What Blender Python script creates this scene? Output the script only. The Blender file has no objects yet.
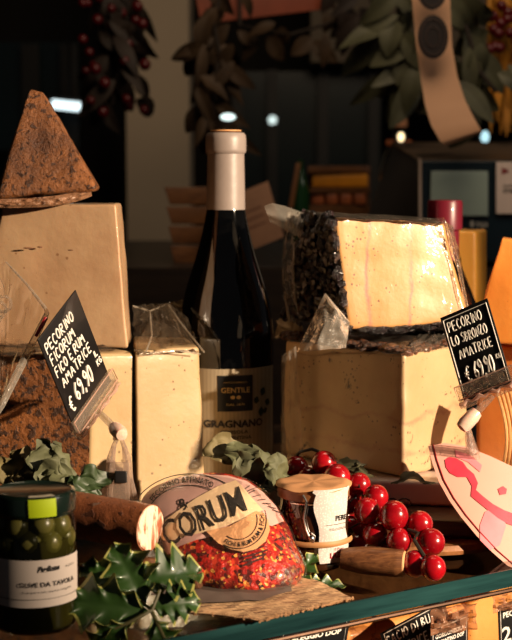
import bpy, bmesh, math, random
from mathutils import Vector, Matrix, noise
from mathutils.geometry import delaunay_2d_cdt
PI = math.pi
random.seed(7)
sc = bpy.context.scene
C = sc.collection
F = 1440.0; H = 0.28; PITCH = math.radians(6.0)
cp, sp = math.cos(PITCH), math.sin(PITCH)

# ------------------------------------------------------------------ placement
def pt(x, y, Y):
    """the point seen at (x, y) of the photograph at distance Y in front of the camera"""
    u = (x-256)/F; v = (320-y)/F
    d = Vector((u, cp+v*sp, -sp+v*cp)); t = Y/d.y
    return Vector((0, 0, H)) + d*t
def ground(x, y, z=0.0):
    u = (x-256)/F; v = (320-y)/F
    d = Vector((u, cp+v*sp, -sp+v*cp)); t = (z-H)/d.z
    return Vector((0, 0, H)) + d*t
def wp(x, Y, z):
    return Vector(((x-256)/F*(Y*cp+(H-z)*sp), Y, z))
def lerp(a, b, t): return a+(b-a)*t
def nz(p, s=1.0, seed=0): return noise.noise(Vector(p)*s+Vector((seed*7.3, seed*3.1, seed*1.7)))

# ------------------------------------------------------------------ materials
def lin(c):
    return tuple(((v/255)/12.92 if v/255 <= .04045 else ((v/255+.055)/1.055)**2.4) for v in c)+(1,)
MATS = {}
class NT:
    def __init__(s, name):
        s.m = bpy.data.materials.new(name); s.m.use_nodes = True
        s.n = s.m.node_tree.nodes; s.l = s.m.node_tree.links
        s.n.clear()
        s.out = s.n.new('ShaderNodeOutputMaterial')
        s.co = s.n.new('ShaderNodeTexCoord').outputs['Object']
    def link(s, a, b): s.l.new(a, b)
    def noise(s, scale, detail=4, rough=.5, vec=None, dist=0):
        n = s.n.new('ShaderNodeTexNoise'); n.inputs['Scale'].default_value = scale
        n.inputs['Detail'].default_value = detail; n.inputs['Roughness'].default_value = rough
        n.inputs['Distortion'].default_value = dist
        s.link(vec or s.co, n.inputs['Vector']); return n.outputs['Fac']
    def voro(s, scale, out='Distance', vec=None, feat='F1'):
        n = s.n.new('ShaderNodeTexVoronoi'); n.inputs['Scale'].default_value = scale; n.feature = feat
        s.link(vec or s.co, n.inputs['Vector']); return n.outputs[out]
    def scale(s, sx, sy, sz, rot=(0,0,0)):
        n = s.n.new('ShaderNodeMapping'); n.inputs['Scale'].default_value = (sx, sy, sz)
        n.inputs['Rotation'].default_value = rot
        s.link(s.co, n.inputs['Vector']); return n.outputs['Vector']
    def ramp(s, fac, stops, interp='LINEAR'):
        n = s.n.new('ShaderNodeValToRGB'); e = n.color_ramp.elements; n.color_ramp.interpolation = interp
        while len(e) < len(stops): e.new(.5)
        for k, (p, c) in enumerate(stops):
            e[k].position = p; e[k].color = c if len(c) == 4 else tuple(c)+(1,)
        s.link(fac, n.inputs['Fac']); return n.outputs['Color']
    def bw(s, fac, a, b): return s.ramp(fac, [(a, (0,0,0,1)), (b, (1,1,1,1))])
    def mix(s, fac, a, b, mode='MIX'):
        n = s.n.new('ShaderNodeMix'); n.data_type = 'RGBA'; n.blend_type = mode
        for v, i in ((fac, 0), (a, 6), (b, 7)):
            if hasattr(v, 'is_output'): s.link(v, n.inputs[i])
            else: n.inputs[i].default_value = v
        return n.outputs[2]
    def math(s, op, a, b=None):
        n = s.n.new('ShaderNodeMath'); n.operation = op
        for v, i in ((a, 0), (b, 1)):
            if v is None: continue
            if hasattr(v, 'is_output'): s.link(v, n.inputs[i])
            else: n.inputs[i].default_value = v
        return n.outputs[0]
    def bump(s, h, strength=.3, dist=.001):
        n = s.n.new('ShaderNodeBump'); n.inputs['Strength'].default_value = strength
        n.inputs['Distance'].default_value = dist; s.link(h, n.inputs['Height']); return n.outputs['Normal']
    def bsdf(s, color, rough=.5, normal=None, **kw):
        b = s.n.new('ShaderNodeBsdfPrincipled')
        for v, i in ((color, 'Base Color'), (rough, 'Roughness')):
            if hasattr(v, 'is_output'): s.link(v, b.inputs[i])
            else: b.inputs[i].default_value = v
        if normal: s.link(normal, b.inputs['Normal'])
        for k, v in kw.items():
            k = k.replace('_', ' ')
            if hasattr(v, 'is_output'): s.link(v, b.inputs[k])
            else: b.inputs[k].default_value = v
        return b
    def done(s, sh):
        s.link(sh.outputs[0] if hasattr(sh, 'outputs') else sh, s.out.inputs['Surface']); return s.m

def plain(name, rgb, rough=.5, var=.12, scale=40, bump=0.0, **kw):
    if name in MATS: return MATS[name]
    t = NT(name); c = lin(rgb); f = t.noise(scale)
    col = t.ramp(f, [(.3, tuple(v*(1-var) for v in c[:3])), (.7, tuple(min(1, v*(1+var)) for v in c[:3]))])
    nm = t.bump(t.noise(scale*3), bump, .001) if bump else None
    MATS[name] = t.done(t.bsdf(col, rough, nm, **kw)); return MATS[name]

def emit(name, rgb, strength):
    if name in MATS: return MATS[name]
    t = NT(name); e = t.n.new('ShaderNodeEmission'); e.inputs[0].default_value = lin(rgb); e.inputs[1].default_value = strength
    MATS[name] = t.done(e); return MATS[name]

def film(name, tint=(.97,.95,.92), refl=.9, rough=.08, bump=.6, scale=60, milky=.06, rgb=(230,215,195)):
    """thin clear plastic: mostly see-through, mirror-like at grazing angles, slightly milky"""
    if name in MATS: return MATS[name]
    t = NT(name)
    nm = t.bump(t.noise(scale, 3, .6, dist=1.5), bump, .004)
    tr = t.n.new('ShaderNodeBsdfTransparent'); tr.inputs[0].default_value = tint+(1,)
    gl = t.n.new('ShaderNodeBsdfGlossy'); gl.inputs['Roughness'].default_value = rough; t.link(nm, gl.inputs['Normal'])
    lw = t.n.new('ShaderNodeLayerWeight'); lw.inputs[0].default_value = .22; t.link(nm, lw.inputs['Normal'])
    m1 = t.n.new('ShaderNodeMixShader'); t.link(t.math('MULTIPLY', lw.outputs['Fresnel'], refl), m1.inputs[0])
    t.link(tr.outputs[0], m1.inputs[1]); t.link(gl.outputs[0], m1.inputs[2])
    df = t.n.new('ShaderNodeBsdfDiffuse'); df.inputs[0].default_value = lin(rgb)
    tl = t.n.new('ShaderNodeBsdfTranslucent'); tl.inputs[0].default_value = lin(rgb)
    dd = t.n.new('ShaderNodeMixShader'); dd.inputs[0].default_value = .5
    t.link(df.outputs[0], dd.inputs[1]); t.link(tl.outputs[0], dd.inputs[2])
    m2 = t.n.new('ShaderNodeMixShader'); m2.inputs[0].default_value = milky
    t.link(m1.outputs[0], m2.inputs[1]); t.link(dd.outputs[0], m2.inputs[2])
    MATS[name] = t.done(m2); return MATS[name]

def cheese(name, a, b, speck=(90,60,30), amount=.06, sscale=220, mott=18, coat=.35, bump=.2, veins=None, sss=.15, patch=None):
    """cut cheese: mottled paste, small eyes or herbs, a film of fat or tight wrap on it"""
    t = NT(name)
    big = t.noise(mott, 5, .6)
    col = t.ramp(big, [(.3, lin(a)), (.7, lin(b))])
    sn = t.noise(45, 2)
    thr = t.math('MULTIPLY', t.bw(sn, .45, .62), amount*4)
    d = t.voro(sscale)
    m = t.math('LESS_THAN', d, thr)
    col = t.mix(t.math('MULTIPLY', m, .75), col, lin(speck))
    if patch:
        pm = t.bw(t.noise(patch[1], 6, .65, dist=.6), patch[2], patch[2]+.05)
        col = t.mix(pm, col, lin(patch[0]))
    if veins:   # (colour, axis, positions, wander, thinness, strength)
        sx = t.n.new('ShaderNodeSeparateXYZ'); t.link(t.co, sx.inputs[0])
        for i, c0 in enumerate(veins[2]):
            wob = t.math('MULTIPLY', t.math('SUBTRACT', t.noise(28+9*i, 5, .6), .5), veins[3])
            dd = t.math('ABSOLUTE', t.math('SUBTRACT', t.math('ADD', sx.outputs[veins[1]], wob), c0))
            band = t.math('MAXIMUM', t.math('SUBTRACT', 1.0, t.math('MULTIPLY', dd, veins[4])), 0.0)
            band = t.math('MULTIPLY', band, t.bw(t.noise(60+i, 3), .3, .6))
            col = t.mix(t.math('MULTIPLY', band, veins[5]), col, lin(veins[0]))
    h = t.math('SUBTRACT', t.noise(90, 5, .6), t.math('MULTIPLY', m, .5))
    nm = t.bump(h, bump, .002)
    wn = t.bump(t.noise(38, 3, .6, dist=2.5), .28, .003)
    kw = dict(Coat_Weight=coat, Coat_Roughness=.12)
    bs = t.bsdf(col, .45, nm, **kw)
    bs.inputs['Subsurface Weight'].default_value = sss
    bs.inputs['Subsurface Radius'].default_value = (1, .5, .25); bs.inputs['Subsurface Scale'].default_value = .006
    t.link(wn, bs.inputs['Coat Normal'])
    MATS[name] = t.done(bs); return MATS[name]

def rind(name, a, b, c, scale=60, thr=.55, bump=.8, coat=.2, rough=.6):
    t = NT(name)
    f = t.noise(scale*.35, 6, .65)
    col = t.ramp(f, [(.3, lin(a)), (.68, lin(b))])
    s1 = t.bw(t.noise(scale*2.2, 4, .6, dist=.4), thr, thr+.04)
    s2 = t.bw(t.noise(scale*5, 3, .6), thr+.04, thr+.08)
    col = t.mix(t.math('MULTIPLY', t.math('MAXIMUM', s1, s2), .85), col, lin(c))
    nm = t.bump(t.math('ADD', t.noise(scale*3, 6, .7), t.math('MULTIPLY', s1, .4)), bump, .003)
    MATS[name] = t.done(t.bsdf(col, rough, nm, Coat_Weight=coat, Coat_Roughness=.15)); return MATS[name]

def wood(name, a, b, scale=(2, 30, 30), rough=.45, coat=.1, rot=(0,0,0), bump=.15):
    t = NT(name)
    v = t.scale(*scale, rot=rot)
    f = t.noise(4, 6, .6, vec=v, dist=.8)
    g = t.noise(14, 4, .6, vec=v)
    col = t.ramp(t.math('ADD', t.math('MULTIPLY', f, .7), t.math('MULTIPLY', g, .3)), [(.36, lin(a)), (.62, lin(b))])
    MATS[name] = t.done(t.bsdf(col, rough, t.bump(g, bump, .001), Coat_Weight=coat, Coat_Roughness=.2)); return MATS[name]

def glass(name, tint=(.9,.95,.93), rough=.02, blend=.3, refl=.8, milky=0):
    if name in MATS: return MATS[name]
    t = NT(name)
    tr = t.n.new('ShaderNodeBsdfTransparent'); tr.inputs[0].default_value = tint+(1,)
    gl = t.n.new('ShaderNodeBsdfGlossy'); gl.inputs['Roughness'].default_value = rough
    lw = t.n.new('ShaderNodeLayerWeight'); lw.inputs[0].default_value = blend
    m = t.n.new('ShaderNodeMixShader'); t.link(t.math('MULTIPLY', lw.outputs['Fresnel'], refl), m.inputs[0])
    t.link(tr.outputs[0], m.inputs[1]); t.link(gl.outputs[0], m.inputs[2])
    sh = m
    if milky:
        df = t.n.new('ShaderNodeBsdfDiffuse'); df.inputs[0].default_value = (.8,.75,.68,1)
        sh = t.n.new('ShaderNodeMixShader'); sh.inputs[0].default_value = milky
        t.link(m.outputs[0], sh.inputs[1]); t.link(df.outputs[0], sh.inputs[2])
    MATS[name] = t.done(sh); return MATS[name]

# ------------------------------------------------------------------ mesh builder
class MB:
    def __init__(s): s.v = []; s.f = []; s.mi = []
    def add(s, vs, fs, mi=0):
        o = len(s.v); s.v += [Vector(v) for v in vs]
        for k, f in enumerate(fs):
            s.f.append([i+o for i in f]); s.mi.append(mi if isinstance(mi, int) else mi[k])
        return s
    def grid(s, fn, nu, nv, mi=0, cu=False, cv=False):
        """fn(u, v) over 0..1; cu / cv close the grid"""
        nu_, nv_ = (nu if cu else nu+1), (nv if cv else nv+1)
        vs = [fn(i/nu, j/nv) for i in range(nu_) for j in range(nv_)]
        fs, ms = [], []
        for i in range(nu):
            for j in range(nv):
                a = i*nv_+j; b = ((i+1) % nu_)*nv_+j; c = ((i+1) % nu_)*nv_+(j+1) % nv_; d = i*nv_+(j+1) % nv_
                fs.append([a, b, c, d]); ms.append(mi(i, j) if callable(mi) else mi)
        return s.add(vs, fs, ms)
    def lathe(s, prof, c, ax=(0,0,1), n=40, mi=0, caps=True):
        ax = Vector(ax).normalized(); c = Vector(c)
        e = ax.orthogonal().normalized(); g = ax.cross(e)
        vs = []
        for r, z in prof:
            for k in range(n):
                a = 2*PI*k/n; vs.append(c+ax*z+(e*math.cos(a)+g*math.sin(a))*r)
        fs = [[i*n+k, i*n+(k+1) % n, (i+1)*n+(k+1) % n, (i+1)*n+k] for i in range(len(prof)-1) for k in range(n)]
        if caps: fs += [list(range(n))[::-1], [(len(prof)-1)*n+k for k in range(n)]]
        return s.add(vs, fs, mi)
    def tube(s, pts, r, n=8, mi=0):
        pts = [Vector(p) for p in pts]; m = len(pts)
        rs = r if isinstance(r, (list, tuple)) else [r]*m
        vs = []; e = None
        for i, p in enumerate(pts):
            t = (pts[min(i+1, m-1)]-pts[max(i-1, 0)])
            t = t.normalized() if t.length > 1e-9 else Vector((0,0,1))
            if e is None: e = t.orthogonal().normalized()
            e = (e-t*e.dot(t)); e = e.normalized() if e.length > 1e-6 else t.orthogonal().normalized()
            g = t.cross(e)
            for k in range(n):
                a = 2*PI*k/n; vs.append(p+(e*math.cos(a)+g*math.sin(a))*rs[i])
        fs = [[i*n+k, i*n+(k+1) % n, (i+1)*n+(k+1) % n, (i+1)*n+k] for i in range(m-1) for k in range(n)]
        fs += [list(range(n))[::-1], [(m-1)*n+k for k in range(n)]]
        return s.add(vs, fs, mi)
    def ball(s, c, r, n=16, sq=(1,1,1), mi=0):
        c = Vector(c)
        def fn(u, v):
            a = 2*PI*u; b = PI*(v-.5)*.9999
            return c+Vector((math.cos(a)*math.cos(b)*sq[0], math.sin(a)*math.cos(b)*sq[1], math.sin(b)*sq[2]))*r
        return s.grid(fn, n, n//2+2, mi, cu=True)
    def rbox(s, cs, r=.003, n=14, disp=0, dsc=30, seed=0, mi=(0,0,0,0,0,0)):
        """rounded hexahedron; cs[ix][iy][iz]; mi per side x0 x1 y0 y1 z0 z1"""
        S = Vector(((cs[1][0][0]-cs[0][0][0]).length, (cs[0][1][0]-cs[0][0][0]).length, (cs[0][0][1]-cs[0][0][0]).length))
        r = min(r, S.x*.45, S.y*.45, S.z*.45)
        ctr = sum((cs[i][j][k] for i in (0,1) for j in (0,1) for k in (0,1)), Vector())/8
        def tri(p):
            u, v, w = p
            a = lerp(lerp(cs[0][0][0], cs[1][0][0], u), lerp(cs[0][1][0], cs[1][1][0], u), v)
            b = lerp(lerp(cs[0][0][1], cs[1][0][1], u), lerp(cs[0][1][1], cs[1][1][1], u), v)
            return lerp(a, b, w)
        def mp(p):
            q = Vector((p[0]*S.x, p[1]*S.y, p[2]*S.z))
            i = Vector([min(max(q[k], r), S[k]-r) for k in range(3)])
            d = q-i
            if d.length > 1e-9: q = i+d.normalized()*r if sum(abs(x) > 1e-9 for x in d) > 1 else i+d
            w = tri((q.x/S.x, q.y/S.y, q.z/S.z))
            if disp: w = w+(w-ctr).normalized()*disp*(nz(w, dsc, seed)+.5*nz(w, dsc*2.7, seed+3))
            return w
        def st(t, L):   # denser samples near the rounded edges
            e = r/L; k = t*n
            m = 3
            if k <= m: return e*k/m
            if k >= n-m: return 1-e*(n-k)/m
            return e+(1-2*e)*(k-m)/(n-2*m)
        sides = [lambda a, b: (0, st(a, S.y), st(b, S.z)), lambda a, b: (1, st(a, S.y), st(b, S.z)),
                 lambda a, b: (st(a, S.x), 0, st(b, S.z)), lambda a, b: (st(a, S.x), 1, st(b, S.z)),
                 lambda a, b: (st(a, S.x), st(b, S.y), 0), lambda a, b: (st(a, S.x), st(b, S.y), 1)]
        for k, f in enumerate(sides):
            s.grid(lambda u, v, f=f: mp(f(u, v)), n, n, mi[k])
        return s
    def patch(s, poly, step, fn, mi=0):
        """fill a 2D polygon with a fine net and carry it to 3D by fn(x, y)"""
        n = len(poly); pts = []
        for i in range(n):
            a, b = Vector(poly[i]), Vector(poly[(i+1) % n]); m = max(1, int((b-a).length/step))
            for k in range(m): pts.append(a+(b-a)*k/m)
        nb = len(pts)
        def inside(p):
            c = False; j = n-1
            for i in range(n):
                if (poly[i][1] > p[1]) != (poly[j][1] > p[1]) and p[0] < (poly[j][0]-poly[i][0])*(p[1]-poly[i][1])/(poly[j][1]-poly[i][1])+poly[i][0]: c = not c
                j = i
            return c
        x0 = min(p[0] for p in poly); x1 = max(p[0] for p in poly); y0 = min(p[1] for p in poly); y1 = max(p[1] for p in poly)
        y = y0+step/2
        while y < y1:
            x = x0+step/2
            while x < x1:
                if inside((x, y)): pts.append(Vector((x, y)))
                x += step
            y += step
        r = delaunay_2d_cdt([Vector(p[:2]) for p in pts], [], [list(range(nb))], 1, 1e-7)
        s.add([fn(p.x, p.y) for p in r[0]], [list(f) for f in r[2]], mi); return s

def link(name, mb, mats, parent=None, origin=None, smooth=35, weld=True):
    me = bpy.data.meshes.new(name)
    if origin is None: origin = Vector()
    vs = [v-origin for v in mb.v]
    me.from_pydata(vs, [], mb.f)
    for m in (mats if isinstance(mats, (list, tuple)) else [mats]): me.materials.append(m)
    for p, i in zip(me.polygons, mb.mi): p.material_index = i
    bm = bmesh.new(); bm.from_mesh(me)
    if weld: bmesh.ops.remove_doubles(bm, verts=bm.verts, dist=2e-5)
    if len(bm.faces) and weld: bmesh.ops.recalc_face_normals(bm, faces=bm.faces)
    bm.to_mesh(me); bm.free()
    for p in me.polygons: p.use_smooth = True
    me.set_sharp_from_angle(angle=math.radians(smooth))
    o = bpy.data.objects.new(name, me); C.objects.link(o)
    return o
def props(o, label, cat, group=None, kind=None):
    if label: o['label'] = label
    if cat: o['category'] = cat
    if group: o['group'] = group
    if kind: o['kind'] = kind
    return o
def thing(name, label, cat, loc, group=None):
    o = bpy.data.objects.new(name, None); C.objects.link(o); o.empty_display_size = .01
    o.location = loc; return props(o, label, cat, group)
def root_of(o):
    while o.parent: o = o.parent
    return o
def part(parent, name, mb, mats, label=None, **kw):
    r = root_of(parent)
    o = link(name, mb, mats, origin=Vector(r.location), **kw)
    o.parent = parent
    if label: o['label'] = label
    return o
def single(name, mb, mats, label, cat, group=None, **kw):
    lo = Vector((sum(v.x for v in mb.v)/len(mb.v), sum(v.y for v in mb.v)/len(mb.v), min(v.z for v in mb.v)))
    o = link(name, mb, mats, origin=lo, **kw); o.location = lo
    return props(o, label, cat, group)
def struct(name, mb, mats, **kw):
    o = link(name, mb, mats, **kw); o['kind'] = 'structure'; return o
def box(c, s, rz=0, r=.002, n=8, **kw):
    R = Matrix.Rotation(rz, 3, 'Z'); c = Vector(c)
    cs = [[[c+R @ Vector(((i-.5)*s[0], (j-.5)*s[1], (k-.5)*s[2])) for k in (0,1)] for j in (0,1)] for i in (0,1)]
    return MB().rbox(cs, r, n, **kw)
def hexpts(fl, fr, bl, br):
    """each argument = (bottom point, top point)"""
    return [[[fl[0], fl[1]], [bl[0], bl[1]]], [[fr[0], fr[1]], [br[0], br[1]]]]

# ------------------------------------------------------------------ lettering
GL = {
'A': [[(0,0),(.3,1),(.6,0)],[(.12,.35),(.5,.38)]], 'B': [[(0,0),(0,1),(.45,.85),(.05,.55),(.5,.3),(0,0)]],
'C': [[(.5,.85),(.2,1),(0,.5),(.2,0),(.52,.15)]], 'D': [[(0,0),(0,1),(.5,.7),(.5,.3),(0,0)]],
'E': [[(.5,1),(.02,.98),(0,.5),(.02,0),(.5,.03)],[(0,.5),(.42,.52)]], 'F': [[(0,0),(0,1),(.5,1)],[(0,.55),(.4,.55)]],
'G': [[(.5,.85),(.2,1),(0,.5),(.2,0),(.5,.1),(.5,.45),(.28,.45)]], 'I': [[(.15,0),(.15,1)]], 'K': [[(0,0),(0,1)],[(.5,1),(0,.5),(.5,0)]],
'L': [[(0,1),(0,0),(.5,.02)]], 'M': [[(0,0),(.08,1),(.35,.4),(.6,1),(.7,0)]], 'N': [[(0,0),(.02,1),(.5,0),(.5,1)]],
'O': [[(.3,1),(.02,.7),(.05,.2),(.3,0),(.55,.3),(.52,.75),(.3,1)]], 'P': [[(0,0),(.02,1),(.48,.9),(.45,.55),(.02,.45)]],
'R': [[(0,0),(.02,1),(.48,.88),(.42,.58),(.02,.5),(.52,0)]], 'S': [[(.5,.88),(.22,1),(.04,.76),(.44,.42),(.38,.05),(0,.1)]],
'T': [[(0,1),(.6,1)],[(.3,1),(.3,0)]], 'U': [[(0,1),(.02,.2),(.28,0),(.5,.2),(.52,1)]], 'Z': [[(0,1),(.5,1),(0,0),(.55,.02)]],
'6': [[(.45,1),(.1,.6),(.02,.2),(.28,0),(.5,.25),(.3,.5),(.05,.3)]], '9': [[(.5,.7),(.25,1),(.02,.75),(.22,.5),(.48,.7),(.45,.3),(.25,0)]],
'0': [[(.28,1),(.02,.6),(.1,.1),(.3,0),(.52,.4),(.45,.9),(.28,1)]], ',': [[(.15,.08),(.05,-.15)]], '2': [[(0,.8),(.25,1),(.48,.75),(0,0),(.55,0)]],
'V': [[(0,1),(.28,0),(.55,1)]], '\u20ac': [[(.55,.88),(.3,1),(.08,.6),(.08,.35),(.3,0),(.58,.1)],[(-.08,.6),(.4,.62)],[(-.08,.4),(.35,.42)]],
}
def chalk(mb, text, x, y, h, fn, w, track=.22, wsc=1.0, mi=0, slant=0.0):
    """handwritten capitals; fn(u, v) carries sign coordinates to 3D (v goes down)"""
    for ch in text:
        if ch == ' ': x += h*.42*wsc; continue
        adv = 0
        j = random.uniform(-.04, .04)*h
        for st in GL[ch]:
            P = []
            for k in range(len(st)-1):
                a, b = st[k], st[k+1]
                for q in range(4): P.append((lerp(a[0], b[0], q/4), lerp(a[1], b[1], q/4)))
            P.append(st[-1]); adv = max(adv, max(p[0] for p in st))
            # soften corners
            for _ in range(1): P = [P[0]]+[((P[i-1][0]+2*P[i][0]+P[i+1][0])/4, (P[i-1][1]+2*P[i][1]+P[i+1][1])/4) for i in range(1, len(P)-1)]+[P[-1]]
            mb.tube([fn(x+p[0]*h*wsc+slant*p[1]*h, y+j-p[1]*h) for p in P], w, 5, mi)
        x += (adv+track)*h*wsc
    return x
def type2d(text, size=1.0, bold=0.0, sx=1.0):
    cu = bpy.data.curves.new('t', 'FONT'); cu.body = text; cu.size = size; cu.offset = bold; cu.resolution_u = 2
    o = bpy.data.objects.new('t', cu); C.objects.link(o)
    me = bpy.data.meshes.new_from_object(o.evaluated_get(bpy.context.evaluated_depsgraph_get()))
    vs = [(v.co.x*sx, v.co.y) for v in me.vertices]; fs = [list(p.vertices) for p in me.polygons]
    bpy.data.objects.remove(o); bpy.data.curves.remove(cu); bpy.data.meshes.remove(me)
    w = max(v[0] for v in vs) if vs else 0
    return vs, fs, w
def typeset(mb, text, x, y, size, fn, align='C', bold=0.0, sx=1.0, fit=None, mi=0, warp=None):
    vs, fs, w = type2d(text, size, bold, sx)
    k = fit/w if fit else 1
    off = {'L': 0, 'C': -.5, 'R': -1}[align]*w*k
    out = []
    for a, b in vs:
        a = a*k+off
        if warp: a, b = warp(a, b)
        out.append(fn(x+a, y-b))
    mb.add(out, fs, mi)

# ------------------------------------------------------------------ leaves
def leaf(mb, base, d, nrm, L, W, curl=.3, fold=.25, spiky=0, n=12, mi=(0, 0), twist=0, seed=0, crumple=0):
    d = Vector(d).normalized(); nrm = Vector(nrm); nrm = (nrm-d*nrm.dot(d)).normalized(); s = d.cross(nrm)
    base = Vector(base)
    def fn(u, v):
        t = u; c = (v-.5)*2
        w = W*.5*(math.sin(PI*min(1, t*.97+.015))**.75)*(1.15-.35*t)
        if spiky:
            ph = (t*spiky) % 1.0
            w *= .62+.62*max(0, 1-abs(ph-.45)/.5)**1.8
        a = curl*t
        p = base+d*(L*math.sin(a)/a if a else L*t)*(t if a == 0 else 1)*(1 if a == 0 else 1)
        if curl: p = base+d*(L/curl*math.sin(curl*t))+nrm*(-L/curl*(1-math.cos(curl*t)))
        ss = s*math.cos(twist*t)+nrm*math.sin(twist*t)
        q = p+ss*(c*w)+nrm*(fold*abs(c)*w)
        if spiky: q += nrm*(.22*W*.5*math.sin(t*spiky*2*PI)*c*c)+d*(.10*L*c*c)
        if crumple: q += nrm*crumple*(1.3*nz(q, 60, seed)+.9*abs(nz(q, 130, seed+2))+.3*nz(q, 300, seed+3))+s*crumple*.9*nz(q, 80, seed+5)+d*crumple*.7*nz(q, 150, seed+8)
        return q
    nc = 18 if (crumple or spiky) else 8
    mb.grid(fn, n, nc, (lambda i, j: mi[1] if j in (0, nc-1) else mi[0]))
    return mb

# ================================================================== MATERIALS
m_glass_top = glass('clear_shelf_glass', (.88,.90,.87), .03, .22, .35)
m_glass_edge = None
t = NT('green_glass_edge'); f = t.noise(1, 4, .6, vec=t.scale(8, 8, 120))
m_glass_edge = t.done(t.bsdf(t.ramp(f, [(.3, lin((12,34,36))), (.7, lin((34,68,68)))]), .18, Coat_Weight=.5))
m_dark = plain('black_paint', (14,13,13), .5)
m_black_sign = plain('black_sign_card', (16,15,16), .35, .1, Coat_Weight=.3)
m_white_ink = plain('white_chalk_ink', (235,230,220), .7, .04)
m_black_ink = plain('black_ink', (22,18,18), .6)
m_red_ink = plain('red_ink', (150,20,30), .6)
m_clear = film('clear_plastic', (.96,.95,.93), 1.0, .04, .3, 80, .10, (255,235,215))
m_clip = film('clear_hard_plastic', (.93,.92,.90), .6, .05, .9, 220, .10, (255,235,215))
m_wrap = film('clear_wrapping_film', (.97,.95,.92), 1.0, .10, .9, 45, .07)
m_wrap_dim = film('matt_wrapping_film', (.95,.93,.90), .8, .2, .9, 45, .30, (225,215,200))
m_goldfilm = film('golden_film', (.95,.88,.75), 1.0, .1, .9, 50, .25, (220,180,120))
m_steel = plain('steel_wire', (190,185,180), .25, .05, Metallic=1.0)

# ================================================================== SETTING
room = lambda: None
m_wall = plain('dark_plaster', (46,42,38), .9, .2, 3, .1)
m_floor = wood('dark_floor_boards', (30,24,20), (52,42,34), (1, 12, 12))
m_ceil = plain('dim_ceiling', (40,38,36), .9)
def slab(x0, x1, y0, y1, z0, z1):
    return MB().add([(x, y, z) for x in (x0, x1) for y in (y0, y1) for z in (z0, z1)],
                    [[0,1,3,2],[4,6,7,5],[0,4,5,1],[2,3,7,6],[0,2,6,4],[1,5,7,3]])
struct('floor', slab(-2.4, 2.6, -1.2, 4.1, -1.0, -.95), m_floor)
struct('ceiling', slab(-2.4, 2.6, -1.2, 4.1, 1.9, 1.95), m_ceil)
struct('wall_back', slab(-2.4, 2.6, 4.0, 4.1, -.95, 1.9), m_wall)
struct('wall_left', slab(-2.4, -2.3, -1.2, 4.0, -.95, 1.9), m_wall)
# pale pillar behind the bottle's left
pa, pb = wp(128, 2.9, 0).x, wp(190, 2.9, 0).x
struct('trim_1', slab(pa, pb, 2.9, 3.1, -.95, 1.9), plain('grey_plaster_pillar', (205,186,160), .85, .06, 4))
# pale band of wall high on the right and dim glass front behind
struct('trim_2', slab(wp(310, 3.2, 0).x, 2.6, 3.2, 3.3, pt(0, 62, 3.2).z, 1.9), plain('beige_bulkhead', (120,108,92), .85, .1, 3))
mb = MB()
m_tealg = plain('dim_teal_panel', (18,36,40), .25, .15, 3)
x0, x1 = wp(238, 3.3, 0).x, wp(380, 3.3, 0).x
mb = slab(x0, x1, 3.32, 3.36, -.6, pt(0, 62, 3.3).z-.02)
o = struct('window_1', mb, m_tealg)
f_ = MB()
for xx in (238, 272, 322, 372):
    a = wp(xx, 3.3, 0).x; f_.add([(a-.012, 3.29, -.6), (a+.012, 3.29, -.6), (a+.012, 3.29, pt(0,70,3.3).z), (a-.012, 3.29, pt(0,70,3.3).z),
                                  (a-.012, 3.32, -.6), (a+.012, 3.32, -.6), (a+.012, 3.32, pt(0,70,3.3).z), (a-.012, 3.32, pt(0,70,3.3).z)],
                                 [[0,1,2,3],[4,7,6,5],[0,3,7,4],[1,5,6,2],[3,2,6,7]])
c = link('window_frame', f_, m_dark); c.parent = o
mb = slab(wp(-60, 3.3, 0).x, wp(82, 3.3, 0).x, 3.30, 3.34, pt(0,150,3.3).z, pt(0,42,3.3).z)
o = struct('window_2', mb, m_tealg)
f_ = MB()
for xx in (-30, 34, 72):
    a = wp(xx, 3.27, 0).x; f_.add([(a-.02, 3.27, .25), (a+.02, 3.27, .25), (a+.02, 3.27, pt(0,45,3.3).z), (a-.02, 3.27, pt(0,45,3.3).z)], [[0,1,2,3]])
c = link('window_frame', f_, m_dark); c.parent = o

# ================================================================== COUNTER
# glass shelf: front edge runs obliquely
g0, g1 = ground(120, 648.5), ground(512, 569)
e = (g1-g0).normalized(); nb_ = Vector((-e.y, e.x, 0))
A = g0-e*.25; B = g1+e*.35; TH = .0125
def shelf(z0, z1, back):
    return hexpts((A+Vector((0,0,z0)), A+Vector((0,0,z1))), (B+Vector((0,0,z0)), B+Vector((0,0,z1))),
                  (A+nb_*back+Vector((0,0,z0)), A+nb_*back+Vector((0,0,z1))), (B+nb_*back+Vector((0,0,z0)), B+nb_*back+Vector((0,0,z1))))
r_ = thing('display_shelf', 'clear glass display shelf with thick green front edge carrying all the cheese', 'shelf', A)
cs = shelf(-TH, 0, .55)
mb = MB(); vs = [cs[i][j][k] for i in (0,1) for j in (0,1) for k in (0,1)]
mb.add(vs, [[0,1,3,2],[4,6,7,5],[2,3,7,6],[0,2,6,4],[1,5,7,3]])
part(r_, 'glass_pane', mb, m_glass_top)
mb = MB(); off = -nb_*.0006
a0, a1, b0, b1 = cs[0][0][0]+off, cs[0][0][1]+off, cs[1][0][0]+off, cs[1][0][1]+off
mb.add([a0, b0, b1, a1, a0-off*3, b0-off*3, b1-off*3, a1-off*3], [[0,1,2,3],[4,7,6,5],[0,4,5,1],[3,2,6,7],[0,3,7,4],[1,5,6,2]])
part(r_, 'green_edge', mb, m_glass_edge)
mb = MB()
k0, k1 = A-nb_*.0012+Vector((0,0,-TH-.0022)), B-nb_*.0012+Vector((0,0,-TH-.0022))
mb.tube([k0, k1], .0016, 8)
part(r_, 'edge_trim', mb, plain('dull_metal_trim', (72,52,40), .35, .1, Metallic=.8))
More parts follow.
